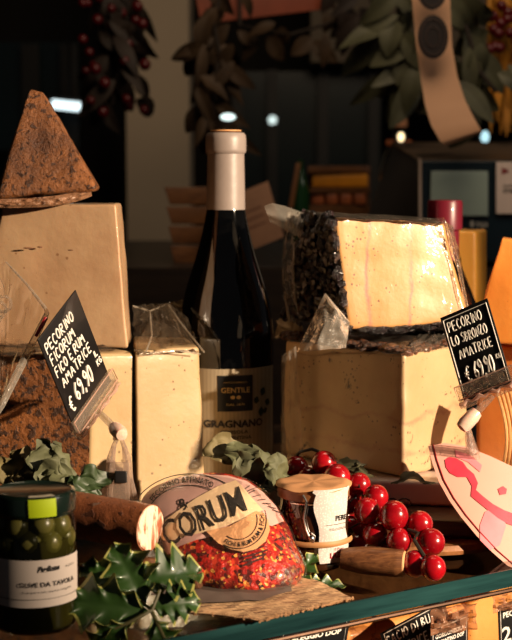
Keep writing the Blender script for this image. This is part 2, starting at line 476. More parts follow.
# wooden board directly beneath the glass
ub = shelf(-.0215, -.0150, .54)
for i in (0,1):
    for k in (0,1): ub[i][0][k] = ub[i][0][k]+nb_*.032
single('backing_board', MB().rbox(ub, .001, 8), wood('brown_backing_wood', (92,54,32), (140,90,56), (20, 3, 20), .35), 'brown wooden board seen through the glass shelf just beneath it', 'board')
# lower deck
m_deck = wood('pale_deck_wood', (150,92,50), (196,134,80), (3, 20, 20))
lc = shelf(-.17, -.155, .6)
for i in (0,1):
    for k in (0,1): lc[i][0][k] = lc[i][0][k]-nb_*.02
mb = MB().rbox(lc, .003, 8)
single('lower_board', mb, m_deck, 'pale wooden lower board of the counter under the glass shelf', 'board')
struct('wall_counter', MB().add(*[[A+nb_*.62+Vector((0,0,-.95)), B+nb_*.62+Vector((0,0,-.95)), B+nb_*.62+Vector((0,0,-.02)), A+nb_*.62+Vector((0,0,-.02)),
      A+nb_*.66+Vector((0,0,-.95)), B+nb_*.66+Vector((0,0,-.95)), B+nb_*.66+Vector((0,0,-.02)), A+nb_*.66+Vector((0,0,-.02))],
      [[0,1,2,3],[4,7,6,5],[3,2,6,7],[0,3,7,4],[1,5,6,2]]]), wood('dark_counter_wood', (34,22,14), (60,38,22)))
# cheeses on the lower deck
m_or1 = rind('amber_rind', (190,120,55), (222,150,75), (150,85,35), 30, .6, .3, .3)
m_or2 = cheese('amber_paste', (212,140,66), (232,170,96), amount=.03, mott=10, sss=.1)
def local(u, b, z): return A+e*u+nb_*b+Vector((0,0,z))
L_ = (B-A).length
segs = [(.30, .47, .09, .24, -.045, m_or2, 'amber cheese block below the shelf at its lower left'),
        (.48, .60, .09, .22, -.055, m_or1, 'orange cheese wedge below the shelf, middle of three behind the price tags'),
        (.61, .80, .10, .25, -.04, m_or2, 'large orange cheese block below the shelf at its lower right')]
for u0, u1, b0_, b1_, zt, m, lab in segs:
    mb = MB().rbox(hexpts((local(u0,b0_,-.155), local(u0,b0_,zt)), (local(u1,b0_,-.155), local(u1,b0_,zt)),
                          (local(u0,b1_,-.155), local(u0,b1_,zt)), (local(u1,b1_,-.155), local(u1,b1_,zt))), .008, 16, .002, 20, seed=u0*10)
    single('cheese_block', mb, m, lab, 'cheese')

# ================================================================== SIGNS
def sign(name, label, TL, TR, BL, draw, th=.0012, border=True, group=None, cat='price tag', mat=None):
    o_ = pt(*TL); a = pt(*TR)-o_; b = pt(*BL)-o_
    n = a.cross(b).normalized()
    if n.y > 0: n = -n
    W, Hh = a.length, b.length
    fn = lambda u, v, k=0.0002: o_+a*u+b*v+n*k          # u, v in 0..1
    r = thing(name, label, cat, (o_+a*.5+b), group)
    mb = MB().rbox(hexpts((o_+b, o_), (o_+a+b, o_+a), (o_+b-n*th, o_-n*th), (o_+a+b-n*th, o_+a-n*th)), .0003, 8)
    part(r, 'card', mb, mat or m_black_sign)
    return r, fn, W, Hh, n, o_, a, b
# left sign ---------------------------------------------------------
r, fn, W, Hh, n, o_, a, b = sign('price_sign', 'tilted black chalk price sign at left reading PECORINO FICORUM', (38,340,.985), (76,290,.985+.036), (76,432,.985+.038), None)
al = lambda u, v: fn(u, v)
mb = MB()
asp = W/Hh
f2 = lambda u, v: fn(u/asp, v)
for txt, y, h, x, ws in (('PECORINO', .185, .10, .045, .86), ('FICORUM', .315, .10, .05, .82), ('FICO E RUM', .44, .095, .05, .80), ('AMATRICE', .57, .095, .08, .90)):
    chalk(mb, txt, x*asp/.75, y, h, f2, .00056, .24, ws*.93)
chalk(mb, '\u20ac', .05, .83, .15, f2, .0008, .2, .6); chalk(mb, '69,90', .16, .80, .17, f2, .0008, .16, .58)
chalk(mb, 'IL', asp*.86, .66, .06, f2, .0005, .2, .9); chalk(mb, 'KG', asp*.86, .75, .06, f2, .0005, .2, .9)
part(r, 'chalk_lettering', mb, m_white_ink)
m_rimp = film('bright_edge_plastic', (.95,.9,.87), 1.0, .08, .6, 200, .5, (255,215,195))
def clip(r, pa, pb, nrm, wid, ball_at, foot, body_h):
    """clear spring clip that holds a sign: jaw, socket, foot"""
    mb = MB(); ax = (pb-pa).normalized(); dn = nrm.cross(ax).normalized()
    if dn.z > 0: dn = -dn
    j0, j1 = pa-ax*.003, pb+ax*.003
    mb.rbox(hexpts((j0+nrm*.004+dn*wid, j0+nrm*.003-dn*wid), (j1+nrm*.004+dn*wid, j1+nrm*.003-dn*wid),
                   (j0+nrm*.001+dn*wid, j0+nrm*.001-dn*wid), (j1+nrm*.001+dn*wid, j1+nrm*.001-dn*wid)), .001, 10, .0003, 200)
    mb.rbox(hexpts((j0+nrm*.005+dn*(wid+.006), j0+nrm*.005+dn*wid), (j1+nrm*.005+dn*(wid+.006), j1+nrm*.005+dn*wid),
                   (j0-nrm*.004+dn*(wid+.006), j0-nrm*.004+dn*wid), (j1-nrm*.004+dn*(wid+.006), j1-nrm*.004+dn*wid)), .0015, 12, .0012, 220)
    part(r, 'clamp_jaw', mb, m_clip)
    mb = MB(); z3, z5 = nrm*.0045, nrm*.0055
    mb.tube([j0+z3-dn*wid, j1+z3-dn*wid, j1+z3+dn*wid, j0+z3+dn*wid, j0+z3-dn*wid], .0005, 6)
    mb.tube([lerp(j0, j1, q/14)+z5+dn*(wid+.003+.0012*math.sin(q*2.3)) for q in range(15)], [.0012+.0006*math.sin(q*1.7) for q in range(15)], 7)
    part(r, 'jaw_bright_edge', mb, m_rimp)  # brightness of the clear jaw's edges put in as pale pinkish tubes
    mid = (j0+j1)/2+dn*(wid+.005)
    mb = MB().tube([mid, lerp(mid, ball_at, .5), ball_at], [.0022, .0028, .0022], 10)
    part(r, 'clamp_neck', mb, m_clip)
    d = (ball_at-mid).normalized()
    mb = MB().lathe([(.001,-.009),(.0042,-.008),(.0052,-.004),(.0054,.004),(.0042,.008),(.001,.009)], ball_at, d, 20)
    part(r, 'ball_socket', mb, plain('milky_plastic', (225,190,170), .25, .04, Subsurface_Weight=.3, Subsurface_Scale=.004, Coat_Weight=.5), 'milky plastic ball socket')
    return mid
pa_ = fn(0.02, .93, .0); pb_ = fn(.98, .93, 0)
ballL = pt(118, 431, 1.005)
clip(r, pa_, pb_, n, .0055, ballL, None, 0)
mb = MB()
foot = pt(120, 503, 1.0)
mb.tube([ballL, lerp(ballL, foot, .12)], [.0035, .004], 12)
for sx in (-1, 1):
    q = lambda y, dx, dd=0: pt(119+dx, y, 1.0+dd)
    mb.tube([q(437, 1.5*sx), q(446, 5*sx), q(458, 9*sx), q(480, 11*sx), q(503, 16*sx)], [.0014, .0018, .0022, .0024, .0030], 8)
    mb.tube([q(446, 5*sx, .012), q(470, 7*sx, .014), q(503, 10*sx, .018)], [.0016, .0018, .0022], 8)
mb.rbox(hexpts((pt(108,505,.993), pt(109,462,.993)), (pt(130,505,.993), pt(129,462,.993)), (pt(108,505,1.007), pt(109,462,1.007)), (pt(130,505,1.007), pt(129,462,1.007))), .001, 8)
part(r, 'clip_body', mb, film('cloudy_hard_plastic', (.93,.91,.89), .9, .05, .9, 220, .24, (255,225,205)))
mb = MB().rbox(hexpts((pt(114.5,483,.990), pt(114.5,471,.990)), (pt(127,483,.990), pt(127,471,.990)), (pt(114.5,483,1.002), pt(114.5,471,1.002)), (pt(127,483,1.002), pt(127,471,1.002))), .001, 8)
part(r, 'hinge_block', mb, m_dark)
mb = MB().rbox(hexpts((pt(92,514,.95), pt(92,503,.95)), (pt(142,512,.95), pt(142,502,.95)), (pt(92,512,.985), pt(92,501,.985)), (pt(142,510,.985), pt(142,500,.985))), .001, 8)
part(r, 'clip_foot', mb, m_clip)
# right sign --------------------------------------------------------
r, fn, W, Hh, n, o_, a, b = sign('price_sign', 'black chalk price sign at right with white outline reading LO SBRONZO', (440,318,1.02), (487,298,1.006), (464,402,1.0), None)
asp = W/Hh
f2 = lambda u, v: fn(u/asp, v)
mb = MB()
chalk(mb, 'PECORINO', .06, .20, .115, f2, .0005, .2, .70)
chalk(mb, 'LO SBRONZO', .06, .365, .11, f2, .0005, .18, .60)
chalk(mb, 'AMATRICE', .10, .53, .11, f2, .0005, .2, .66)
chalk(mb, '\u20ac', .11, .80, .17, f2, .0007, .2, .6); chalk(mb, '69,90', .22, .80, .19, f2, .0008, .14, .46)
chalk(mb, 'KG', asp*.85, .68, .05, f2, .0004, .2, .8)
part(r, 'chalk_lettering', mb, m_white_ink)
mb = MB()
m_, p_ = .035, .045
mb.tube([fn(m_*1.3, p_), fn(1-m_*1.3, p_), fn(1-m_*1.3, .97), fn(m_*1.3, .97), fn(m_*1.3, p_)], .00035, 6)
part(r, 'white_outline', mb, m_white_ink)
ballR = pt(469, 420, .985)
clip(r, fn(.02, .90), fn(1.08, .90), n, .0048, ballR, None, 0)
mb = MB()
S_ = [(468,428),(470,440),(473,452),(480,462),(487,476),(482,500)]
for dx, dd in ((0,0),(-9,.006),(7,.01)):
    mb.tube([pt(x+dx*(i/5), y, 1.0+.018*i+dd) for i, (x, y) in enumerate(S_)], [.002, .0022, .0024, .0026, .0026, .003], 8)
mb.lathe([(.001,0),(.011,.001),(.012,.004),(.004,.007),(.003,.02),(.001,.021)], pt(481,506,1.092), (0,0,1), 24)
part(r, 'clip_body', mb, m_clip)

# tags under the shelf
def tag_small(label, TL, TR, BL, lines, holder=None, border=True, chalky=False):
    r, fn, W, Hh, n, o_, a, b = sign('price_tag', label, TL, TR, BL, None, th=.0012)
    asp = W/Hh; f2 = lambda u, v: fn(u/asp, v, .0004)
    mb = MB()
    for txt, y, size, bold in lines:
        if chalky: chalk(mb, txt, .06*asp, y, size, f2, .0005, .2, .8)
        else: typeset(mb, txt, .5*asp, y, size, f2, bold=bold, fit=None if size > .3 else asp*.78)
    part(r, 'lettering', mb, m_white_ink, weld=False)
    mb = MB(); mb.tube([fn(.05,.05), fn(.95,.05), fn(.95,.95), fn(.05,.95), fn(.05,.05)], .0003, 6)
    part(r, 'white_outline', mb, m_white_ink)
    if holder:
        (hx0, hy0), (hx1, hy1) = holder; d = TL[2]-.004
        mb = MB(); 
        mb.grid(lambda u, v: pt(lerp(hx0, hx1, u), lerp(hy0, hy1, v)-u*6, d)+Vector((.002*nz((u*4, v*4, 1), 1, 2), -.007*abs(nz((u*5, v*5, 0), 1, 5)), .002*nz((u*3, v*5, 3), 1))), 16, 12)
        part(r, 'plastic_holder', mb, film('crumpled_tag_film', (.95,.85,.78), .9, .12, .9, 90, .45, (225,160,120)))
    return r
def local_tag(*a_, **k): return tag_small(*a_, **k)
tag_small('black price tag under the shelf reading TALEGGIO DOP', (281,628,.948), (351,616,.965), (273,676,.948), [('TALEGGIO DOP', .33, .15, .006), ('2,90', .93, .62, .01)])
tag_small('slanted black chalk tag under the shelf left of the gorgonzola tag', (380,634,1.012), (444,600,1.022), (390,668,1.012), [('CACIO DI BU', .40, .26, 0), ('AMATRICE', .80, .26, 0)], chalky=True)
tag_small('black price tag reading GORGONZOLA in a crumpled clear holder', (431,628,.995), (468,614,1.005), (431,674,.995), [('GORGONZOLA', .28, .12, .004), ('PICCANTINO DOP', .42, .12, .004), ('1,90', .82, .3, .006)], holder=((431,608),(476,634)))
tag_small('black price tag cut by the right edge under the shelf', (498,606,1.04), (536,594,1.05), (500,660,1.04), [('PECORINO', .25, .14, .004), ('2,50', .7, .4, .006)], holder=((493,592),(530,612)))

# ================================================================== LEFT CHEESES
m_left_rind = rind('speckled_brown_rind', (112,64,26), (160,96,44), (40,24,14), 66, .54, .8, .35)
m_pale = cheese('pale_cream_paste', (178,148,104), (196,168,124), (96,70,36), .055, 210, 14, .5)
m_pale2 = cheese('aged_beige_paste', (172,134,100), (190,156,120), (130,90,60), .04, 130, 22, .5, patch=((168,126,92), 26, .66))
zt = .139
# piece A: speckled outer rind towards us, cut face on its right
r = thing('cheese_wedge', 'big cheese wedge with speckled brown rind facing front, lowest at far left', 'cheese', wp(40, 1.16, 0))
fl = wp(-50, 1.12, 0), wp(-50, 1.12, zt); fr = wp(89, 1.092, 0), wp(93, 1.092, zt)
br = wp(133, 1.106, 0), wp(133, 1.106, zt); bl = wp(-40, 1.3, 0), wp(-40, 1.3, zt)
mb = MB().rbox(hexpts(fl, fr, bl, br), .004, 22, .0015, 25, 1, mi=(0,1,0,1,1,1))
part(r, 'cheese_body', mb, [m_left_rind, m_pale])
def crinkle(mb, P, amp, sc=40, nu=22, nv=12, seed=0):
    """film sheet from a 2x2 net of points with folds"""
    (p00, p10), (p01, p11) = P
    nn = ((p10-p00).cross(p01-p00)).normalized()
    def fn(u, v):
        p = lerp(lerp(p00, p10, u), lerp(p01, p11, u), v)
        w = abs(nz((u*5, v*2, seed), 1.6))+.6*abs(nz((u*2, v*6, seed+4), 2))
        return p+nn*amp*(w-.4)+(p10-p00).normalized()*amp*.5*nz((u*3, v*4, seed), 2)
    return mb.grid(fn, nu, nv)
mb = MB()
crinkle(mb, ((pt(-5,356,1.085), pt(100,350,1.085)), (pt(-5,340,1.12), pt(128,346,1.14))), .006, seed=3)
crinkle(mb, ((pt(88,352,1.085), pt(132,350,1.14)), (pt(92,366,1.085), pt(132,362,1.14))), .003, seed=5)
part(r, 'plastic_wrap', mb, m_wrap)
# piece B
r = thing('cheese_block', 'pale cream cheese block in clear wrap standing left of the wine bottle', 'cheese', wp(170, 1.14, 0))
fl = wp(137, 1.105, 0), wp(135, 1.105, zt+.001); fr = wp(206, 1.135, 0), wp(189+6, 1.135, zt+.001)
bl = wp(136, 1.2, 0), wp(133, 1.2, zt+.001); br = wp(196, 1.2, 0), wp(186, 1.2, zt)
fr = (wp(207, 1.135, 0), wp(199, 1.135, zt))
mb = MB().rbox(hexpts(fl, fr, bl, br), .003, 20, .0012, 30, 4)
part(r, 'cheese_body', mb, cheese('cream_herb_paste', (178,148,106), (194,166,124), (96,66,30), .055, 210, 12, .6))
mb = MB()
crinkle(mb, ((pt(134,353,1.10), pt(200,352,1.13)), (pt(150,318,1.17), pt(186,330,1.19))), .005, seed=9)
crinkle(mb, ((pt(132,306,1.19), pt(168,304,1.22)), (pt(134,350,1.15), pt(196,350,1.15))), .006, seed=11)
crinkle(mb, ((pt(168,304,1.22), pt(186,316,1.2)), (pt(176,346,1.16), pt(200,350,1.15))), .008, seed=12)
part(r, 'plastic_wrap', mb, film('glossy_wrap_folds', (.96,.93,.89), 1.0, .08, .9, 60, .05, (225,200,170)))
mb = MB()
for L_p in ([(133,306,1.19),(150,311,1.2),(168,304,1.22),(180,322,1.19),(204,352,1.145)], [(134,350,1.11),(150,353,1.10),(176,350,1.11),(200,354,1.125)], [(150,311,1.2),(152,335,1.15),(146,352,1.1)], [(168,304,1.22),(186,345,1.16)]):
    mb.tube([pt(*p) for p in L_p], .0007, 6)
part(r, 'fold_highlight', mb, m_wrap_dim)  # pale tubes painted in as highlights along the wrap folds
# dark tray / cloth behind with golden fold
mb = MB()
crinkle(mb, ((pt(140,308,1.28), pt(182,300,1.3)), (pt(140,352,1.26), pt(190,352,1.28))), .016, seed=21)
single('film_wrap_sheet', mb, m_goldfilm, 'crumpled golden film bunched behind the pale block, left of the bottle', 'plastic film')
# upper left block
r = thing('cheese_block', 'tall beige cheese block at left carrying the pointed brown wedge', 'cheese', wp(60, 1.15, zt))
fl = wp(-24, 1.135, zt+.001), wp(2, 1.135, .2515); fr = wp(128, 1.12, zt+.001), wp(116, 1.12, .2525)
bl = wp(-20, 1.22, zt+.001), wp(2, 1.22, .250); br = wp(131.5, 1.19, zt+.001), wp(121.5, 1.19, .252)
mb = MB().rbox(hexpts(fl, fr, bl, br), .0025, 22, .0015, 22, 2, mi=(0,1,1,1,1,1))
part(r, 'cheese_body', mb, [m_left_rind, m_pale2])
# crevice details: a few short dents
mb = MB()
for (x, y, L) in ((28, 248, 5), (72, 250, 4), (92, 222, 2), (84, 285, 2), (40, 247, 3), (100, 246, 3)):
    p = pt(x, y, 1.1255); part(r, 'surface_pit', MB().ball(p, .0008, 8, (L, .8, .9)), plain('cheese_pit', (120,84,58), .8))
# top wedge
m_brown = rind('rough_brown_rind', (66,34,14), (150,90,40), (48,24,10), 80, .575, .9, .45, .5)
r = thing('cheese_wedge', 'pointed triangular brown rind cheese wedge on top of the left stack', 'cheese', wp(45, 1.15, .2525))
P = lambda x, y, d: pt(x, y, d)
cs = hexpts((P(-4,203,1.125), P(30,90,1.15)), (P(98,190,1.115), P(44,92,1.15)), (P(4,200,1.19), P(31,90,1.162)), (P(100,182,1.18), P(44,92,1.162)))
for i in (0,1):
    for j in (0,1): cs[i][j][0].z = max(cs[i][j][0].z, .2545)
cs[1][0][0] = P(100,190,1.115); cs[1][1][0] = P(101,190,1.18); cs[1][0][1] = P(43,92,1.15)
cs[0][0][0] = P(-6,201,1.12)
mb = MB().rbox(cs, .006, 22, .003, 28, 6)
part(r, 'cheese_body', mb, m_brown)
mb = MB()
def band(u, v):
    x = lerp(-4, 92, u); yt = lerp(203, 193, u**2.2); yb = lerp(208, 196, u**3.5)
    y = lerp(yt-4, yb, v)
    return pt(x, y, 1.1165+.008*u**4)+Vector((0,-.003*math.sin(PI*v),0))*(1+nz((u*14, v*5, 2), 1))
mb.grid(band, 40, 10)
part(r, 'lower_rim', mb, rind('pale_wrapped_rim', (118,76,50), (158,116,86), (92,54,34), 50, .6, .8, .8, .3), 'paler crinkled lower rim under film')

# left clear plastic cover
r = thing('plastic_cover', 'clear plastic cover with bright fold at the far left edge', 'plastic cover', pt(10, 410, 1.0))
mb = MB()
crinkle(mb, ((pt(-30,290,1.02), pt(4,262,1.05)), (pt(-30,420,.99), pt(4,405,.99))), .01, seed=31)
crinkle(mb, ((pt(4,258,1.06), pt(46,308,1.02)), (pt(0,405,.99), pt(6,398,.99))), .006, seed=33)
part(r, 'clear_sheet', mb, film('cloudy_cover_film', (.97,.95,.92), 1.0, .10, .9, 45, .14, (235,205,180)))
mb = MB()
mb.tube([pt(6,262,1.06), pt(28,286,1.04), pt(45,308,1.02), pt(47,313,1.02), pt(42,324,1.01), pt(22,364,1.0), pt(2,404,.99), pt(-6,418,.985)], [.0006,.0009,.0013,.0018,.0022,.0028,.0026,.002], 8)
part(r, 'thick_fold', mb, m_wrap_dim, 'bright thick folded rim')
mb = MB().tube([pt(46,318,1.008), pt(36,336,1.0)], [.0016,.0012], 8)
part(r, 'red_print', mb, m_red_ink)
mb = MB()
for k in range(3): mb.tube([pt(4+7*math.cos(q/10*2*PI)-k*5, 304+8*math.sin(q/10*2*PI)+k*6, 1.0) for q in range(11)], .0012, 7)
part(r, 'curled_end', mb, m_clip)

# ================================================================== WINE BOTTLE
BX, BY = wp(226.5, 1.24, 0).x, 1.24
bc = Vector((BX, BY, 0))
m_bglass = plain('near_black_bottle_glass', (6,6,6), .04, .1, 40, Coat_Weight=1.0, Coat_Roughness=.03)
prof = [(.001,0),(.034,0),(.039,.003),(.0412,.008),(.0415,.05),(.0415,.125),(.0408,.142),(.0392,.157),(.0355,.174),(.0305,.190),(.0255,.206),(.0212,.222),(.0178,.238),(.0162,.248),(.0155,.258),(.0150,.300)]
def smoothprof(p, m=3):
    out = []
    for i in range(len(p)-1):
        a = p[max(i-1,0)]; b_ = p[i]; c_ = p[i+1]; d_ = p[min(i+2,len(p)-1)]
        for k in range(m):
            t = k/m
            q = [.5*((2*b_[j])+(-a[j]+c_[j])*t+(2*a[j]-5*b_[j]+4*c_[j]-d_[j])*t*t+(-a[j]+3*b_[j]-3*c_[j]+d_[j])*t**3) for j in (0,1)]
            out.append((max(q[0],.0005), q[1]))
    out.append(p[-1]); return out
prof = prof[:4]+smoothprof(prof[4:])
r = thing('wine_bottle', 'dark wine bottle with pale foil capsule standing between the cheeses', 'wine bottle', bc)
part(r, 'bottle_glass', MB().lathe(prof, bc, n=64), m_bglass, smooth=60)
m_foil = plain('mauve_grey_foil', (140,127,120), .42, .05, 60, .15)
fp = [(.0166,.2435),(.0163,.262),(.0159,.285),(.0158,.2925),(.0172,.2935),(.0175,.296),(.0175,.3045),(.0170,.3085),(.0155,.3105),(.001,.3112)]
part(r, 'foil_capsule', MB().lathe(fp, bc, n=64, caps=False), m_foil, smooth=50)
mb = MB().lathe([(.001,.3105),(.0125,.3113),(.0135,.3118),(.013,.3128),(.001,.3132)], bc, n=40)
part(r, 'foil_top', mb, plain('lit_foil_top', (205,150,100), .45))  # warm light on the capsule top painted into its colour
RL = .0419; a0 = math.radians(-78)          # label centre direction seen from above (angle of -y = -90)
def bl_(s, z, k=0):                          # s = arc length from label centre, z height
    an = a0+s/RL
    return bc+Vector((math.cos(an)*(RL+k), math.sin(an)*(RL+k), z))
zlt, zlb = .1125, .022
t = NT('striped_paper_label')
w_ = t.math('SINE', t.math('MULTIPLY', t.n.new('ShaderNodeSeparateXYZ').outputs[0], 1900.0))
sx_ = [n_ for n_ in t.n if n_.type == 'SEPXYZ'][0]; t.link(t.co, sx_.inputs[0])
m_label = t.done(t.bsdf(t.mix(t.math('MULTIPLY', t.bw(w_, -.2, .2), .22), lin((158,144,120)), lin((96,84,66))), .6))
lab = part(r, 'paper_label', MB().grid(lambda u, v: bl_(lerp(-.052,.046,u), lerp(zlb, zlt, v)), 48, 6), m_label, weld=False)
part(lab, 'black_panel', MB().grid(lambda u, v: bl_(lerp(-.0155,.0155,u), lerp(.0765, .1070, v), .0003), 16, 4), plain('black_label_panel', (12,16,20), .4), weld=False)
gold = plain('gold_print', (200,170,110), .4, .05)
fb = lambda x, y: bl_(x, -y, .0006)
mb = MB()
typeset(mb, 'GENTILE', 0, -.0925, .0062, fb, bold=.0001, fit=.025)
for (x, y, rr) in ((-.0025,.0885,.0019), (.0025,.0885,.0019)):
    mb.add([bl_(x+rr*math.cos(q/16*2*PI), y+rr*math.sin(q/16*2*PI)*.8, .0006) for q in range(16)], [list(range(16))])
typeset(mb, 'ANTICO PASTIFICIO', 0, -.1005, .002, fb, fit=.020)
typeset(mb, 'DAL 1876', 0, -.0815, .0026, fb, fit=.016)
part(lab, 'gold_lettering', mb, gold, weld=False)
mb = MB()
typeset(mb, 'GRAGNANO', -.001, -.0630, .0085, fb, bold=.0003, fit=.054)
typeset(mb, 'PENISOLA', -.001, -.0575, .004, fb, bold=.0001, fit=.024)
typeset(mb, 'SORRENTINA', -.001, -.0527, .004, fb, bold=.0001, fit=.030)
typeset(mb, 'D.O.P.', -.001, -.0478, .004, fb, bold=.0001, fit=.016)
part(lab, 'black_lettering', mb, m_black_ink, weld=False)
mb = MB()
for (x, y, L, an) in ((.025,.088,.008,1.2),(.029,.083,.008,-.3),(.025,.079,.009,-1.7),(.022,.084,.006,2.8),(.028,.077,.005,-.9)):
    def fn_(u, v, x=x, y=y, L=L, an=an):
        w = .0032*math.sin(PI*u)*(v-.5)*2
        return bl_(x+math.cos(an)*L*u-math.sin(an)*w, y+math.sin(an)*L*u+math.cos(an)*w, .0006)
    mb.grid(fn_, 6, 4)
part(lab, 'printed_leaf', mb, plain('dark_green_print', (34,48,34), .6), weld=False)

# ================================================================== RIGHT STACK
m_white_tray = plain('white_tray_plastic', (226,204,188), .4, .05, Coat_Weight=.3)
TZ = .042
bd = thing('serving_board', 'dark wooden board under the white tray on the right', 'board', wp(400,1.1,.0))
mb = MB().rbox(hexpts((wp(330,1.05,.009), wp(330,1.05,.0225)), (wp(520,1.03,.009), wp(520,1.03,.0225)), (wp(330,1.26,.009), wp(330,1.26,.0225)), (wp(520,1.26,.009), wp(520,1.26,.0225))), .003, 14)
part(bd, 'board_top', mb, wood('dark_walnut', (46,24,14), (84,48,28), (3, 30, 30)))
mb = MB()
cb = wp(405, 1.12, 0)
mb.lathe([(.001,.0005),(.100,.0005),(.105,.002),(.106,.005),(.104,.0085),(.001,.0085)], cb, n=80)
single('round_board', mb, wood('warm_round_board', (110,66,36), (164,108,64), (30, 3, 30)), 'round light wooden board lying on the glass beneath the dark board', 'board')
tr = thing('tray', 'white shallow tray under the right cheese stack with a heart on its rim', 'tray', wp(390,1.1,.0225))
mb = MB().rbox(hexpts((wp(282,1.10,.0228), wp(282,1.10,TZ)), (wp(462,1.078,.0228), wp(462,1.078,TZ)), (wp(290,1.26,.0228), wp(290,1.26,TZ)), (wp(500,1.24,.0228), wp(500,1.24,TZ))), .003, 14)
part(tr, 'tray_body', mb, m_white_tray)
mb = MB()
hp = []
for q in range(25):
    a_ = q/24*2*PI; hx = 16*math.sin(a_)**3; hy = 13*math.cos(a_)-5*math.cos(2*a_)-2*math.cos(3*a_)-math.cos(4*a_)
    hp.append(pt(398+hx*.8, 505-hy*.55, 1.078))
mb.tube(hp, .0006, 6); part(tr, 'heart_wire', mb, plain('dark_wire', (40,24,18), .5))
# cheese C
m_c_paste = cheese('veined_cream_paste', (176,146,106), (192,164,124), (60,36,30), .06, 220, 12, .45, veins=((150,100,84), 2, (.045, .02), .03, 300, .55), patch=((50,32,28), 48, .635))
m_dark_rind = rind('wine_dark_rind', (40,22,18), (84,50,36), (18,10,10), 60, .5, 1.0, .6, .4)
r = thing('cheese_block', 'veined cream cheese block in clear wrap on the white tray', 'cheese', wp(390,1.14,TZ))
zc = .1395
fl = wp(284,1.185,TZ+.001), wp(284,1.185,zc); fr = wp(404,1.09,TZ+.001), wp(404,1.09,zc)
br = wp(469,1.165,TZ+.001), wp(466,1.165,zc-.001); bl = wp(345,1.27,TZ+.001), wp(345,1.27,zc)
mb = MB().rbox(hexpts(fl, fr, bl, br), .0035, 24, .0018, 25, 8, mi=(1,0,0,1,0,1))
part(r, 'cheese_body', mb, [m_c_paste, m_dark_rind])
# crust lumps over its top edge
mb = MB()
for k in range(80):
    u = random.random(); e1 = lerp(Vector(fl[1]), Vector(fr[1]), u) if k % 3 else lerp(Vector(fr[1]), Vector(br[1]), u)
    p = e1+Vector((random.uniform(-.002,.004), random.uniform(.0,.025), random.uniform(.0,.003)))
    mb.ball(p, random.uniform(.0025,.006), 8, (random.uniform(1,1.8), 1, .55))
for v in mb.v: v += Vector((nz(v, 300, 1), nz(v, 300, 2), nz(v, 300, 3)))*.0016
part(r, 'dark_crust', mb, rind('marc_crust', (70,36,26), (130,82,52), (22,12,10), 90, .5, 1.0, .5, .4))
mb = MB()
crinkle(mb, ((pt(284,356,1.18), pt(403,352,1.085)), (pt(300,338,1.2), pt(420,334,1.14))), .006, seed=41)
crinkle(mb, ((pt(403,352,1.084), pt(466,346,1.16)), (pt(420,333,1.14), pt(460,334,1.17))), .006, seed=42)
crinkle(mb, ((pt(281,358,1.175), pt(295,354,1.17)), (pt(281,455,1.18), pt(290,455,1.17))), .004, seed=43)
part(r, 'plastic_wrap', mb, m_wrap)
mb = MB()
def flap(u, v):   # upright milky corner of film at (300-350, 293-350)
    L0 = Vector((296,352)); L1 = Vector((325,293)); L2 = Vector((350,322)); L3 = Vector((346,348))
    a_ = lerp(L0, L1, v); b_ = lerp(L3, L2, min(1, v*1.1)); 
    if v > .9: b_ = lerp(L2, L1+Vector((3,3)), (v-.9)*10)
    q = lerp(a_, b_, u)
    return pt(q.x, q.y, 1.098-.012*math.sin(PI*u)+.012*v)+Vector((0,.004*nz((u*4,v*3,1),1.5),0))
mb.grid(flap, 20, 20)
part(r, 'film_corner', mb, m_wrap_dim)
mb = MB()
mb.grid(lambda u, v: pt(lerp(282,296,u)+8*v*u, lerp(356,462,v)-10*u*(1-v), 1.168-.01*u)+Vector((0,.003*nz((u*3,v*9,3),1.5),0)), 8, 24)
part(r, 'film_edge', mb, m_wrap_dim)
# cheese D
m_d_paste = cheese('golden_veined_paste', (188,134,78), (204,158,100), (80,50,40), .055, 230, 9, .6, veins=((170,90,90), 0, (-.026, .008), .016, 420, .75))
r = thing('cheese_block', 'golden veined cheese block with black rind on top of the right stack', 'cheese', wp(400,1.14,.142))
zb = .1545
cs = hexpts((pt(349,331,1.125), pt(334,216,1.128)), (pt(469,323,1.15), pt(444,223,1.155)),
            (pt(286,322,1.21), pt(303,213,1.20)), (pt(462,318,1.25), pt(440,220,1.25)))
for i in (0,1):
    for j in (0,1): cs[i][j][0].z = .1535+(.004 if i else 0)
mb = MB().rbox(cs, .003, 24, .0016, 25, 12, mi=(1,0,0,0,1,1))
part(r, 'cheese_body', mb, [m_d_paste, m_dark_rind])
# rough marc rind on its left side
mb = MB()
def rsf(u, v, k=0):
    a_ = lerp(cs[0][0][0], cs[0][0][1], v); b_ = lerp(cs[0][1][0], cs[0][1][1], v)
    return lerp(a_, b_, u)
for k in range(300):
    u, v = random.random()**1.2, random.random()
    p = rsf(u, v)+Vector((random.uniform(-.004,.0005), -.001, 0))
    mb.ball(p, random.uniform(.002,.0042), 8, (1, random.uniform(.8,1.8), random.uniform(.8,1.8)))
for k in range(60):
    p = lerp(cs[0][0][0], cs[1][0][0], random.random())+Vector((0, random.uniform(0,.02), random.uniform(-.004,.001)))
    mb.ball(p, random.uniform(.003,.005), 8, (1.8, 1, .6))
for v in mb.v: v += Vector((nz(v, 260, 1), nz(v, 260, 2), nz(v, 260, 3)))*.002
part(r, 'black_rind', mb, rind('black_marc_rind', (16,10,12), (48,24,26), (8,6,6), 90, .5, 1.0, .7, .3), 'black crumbly grape rind')
mb = MB()
P1 = [(264,206),(272,203),(285,206),(304,213)]; P2 = [(270,222),(290,232),(298,238),(302,246)]
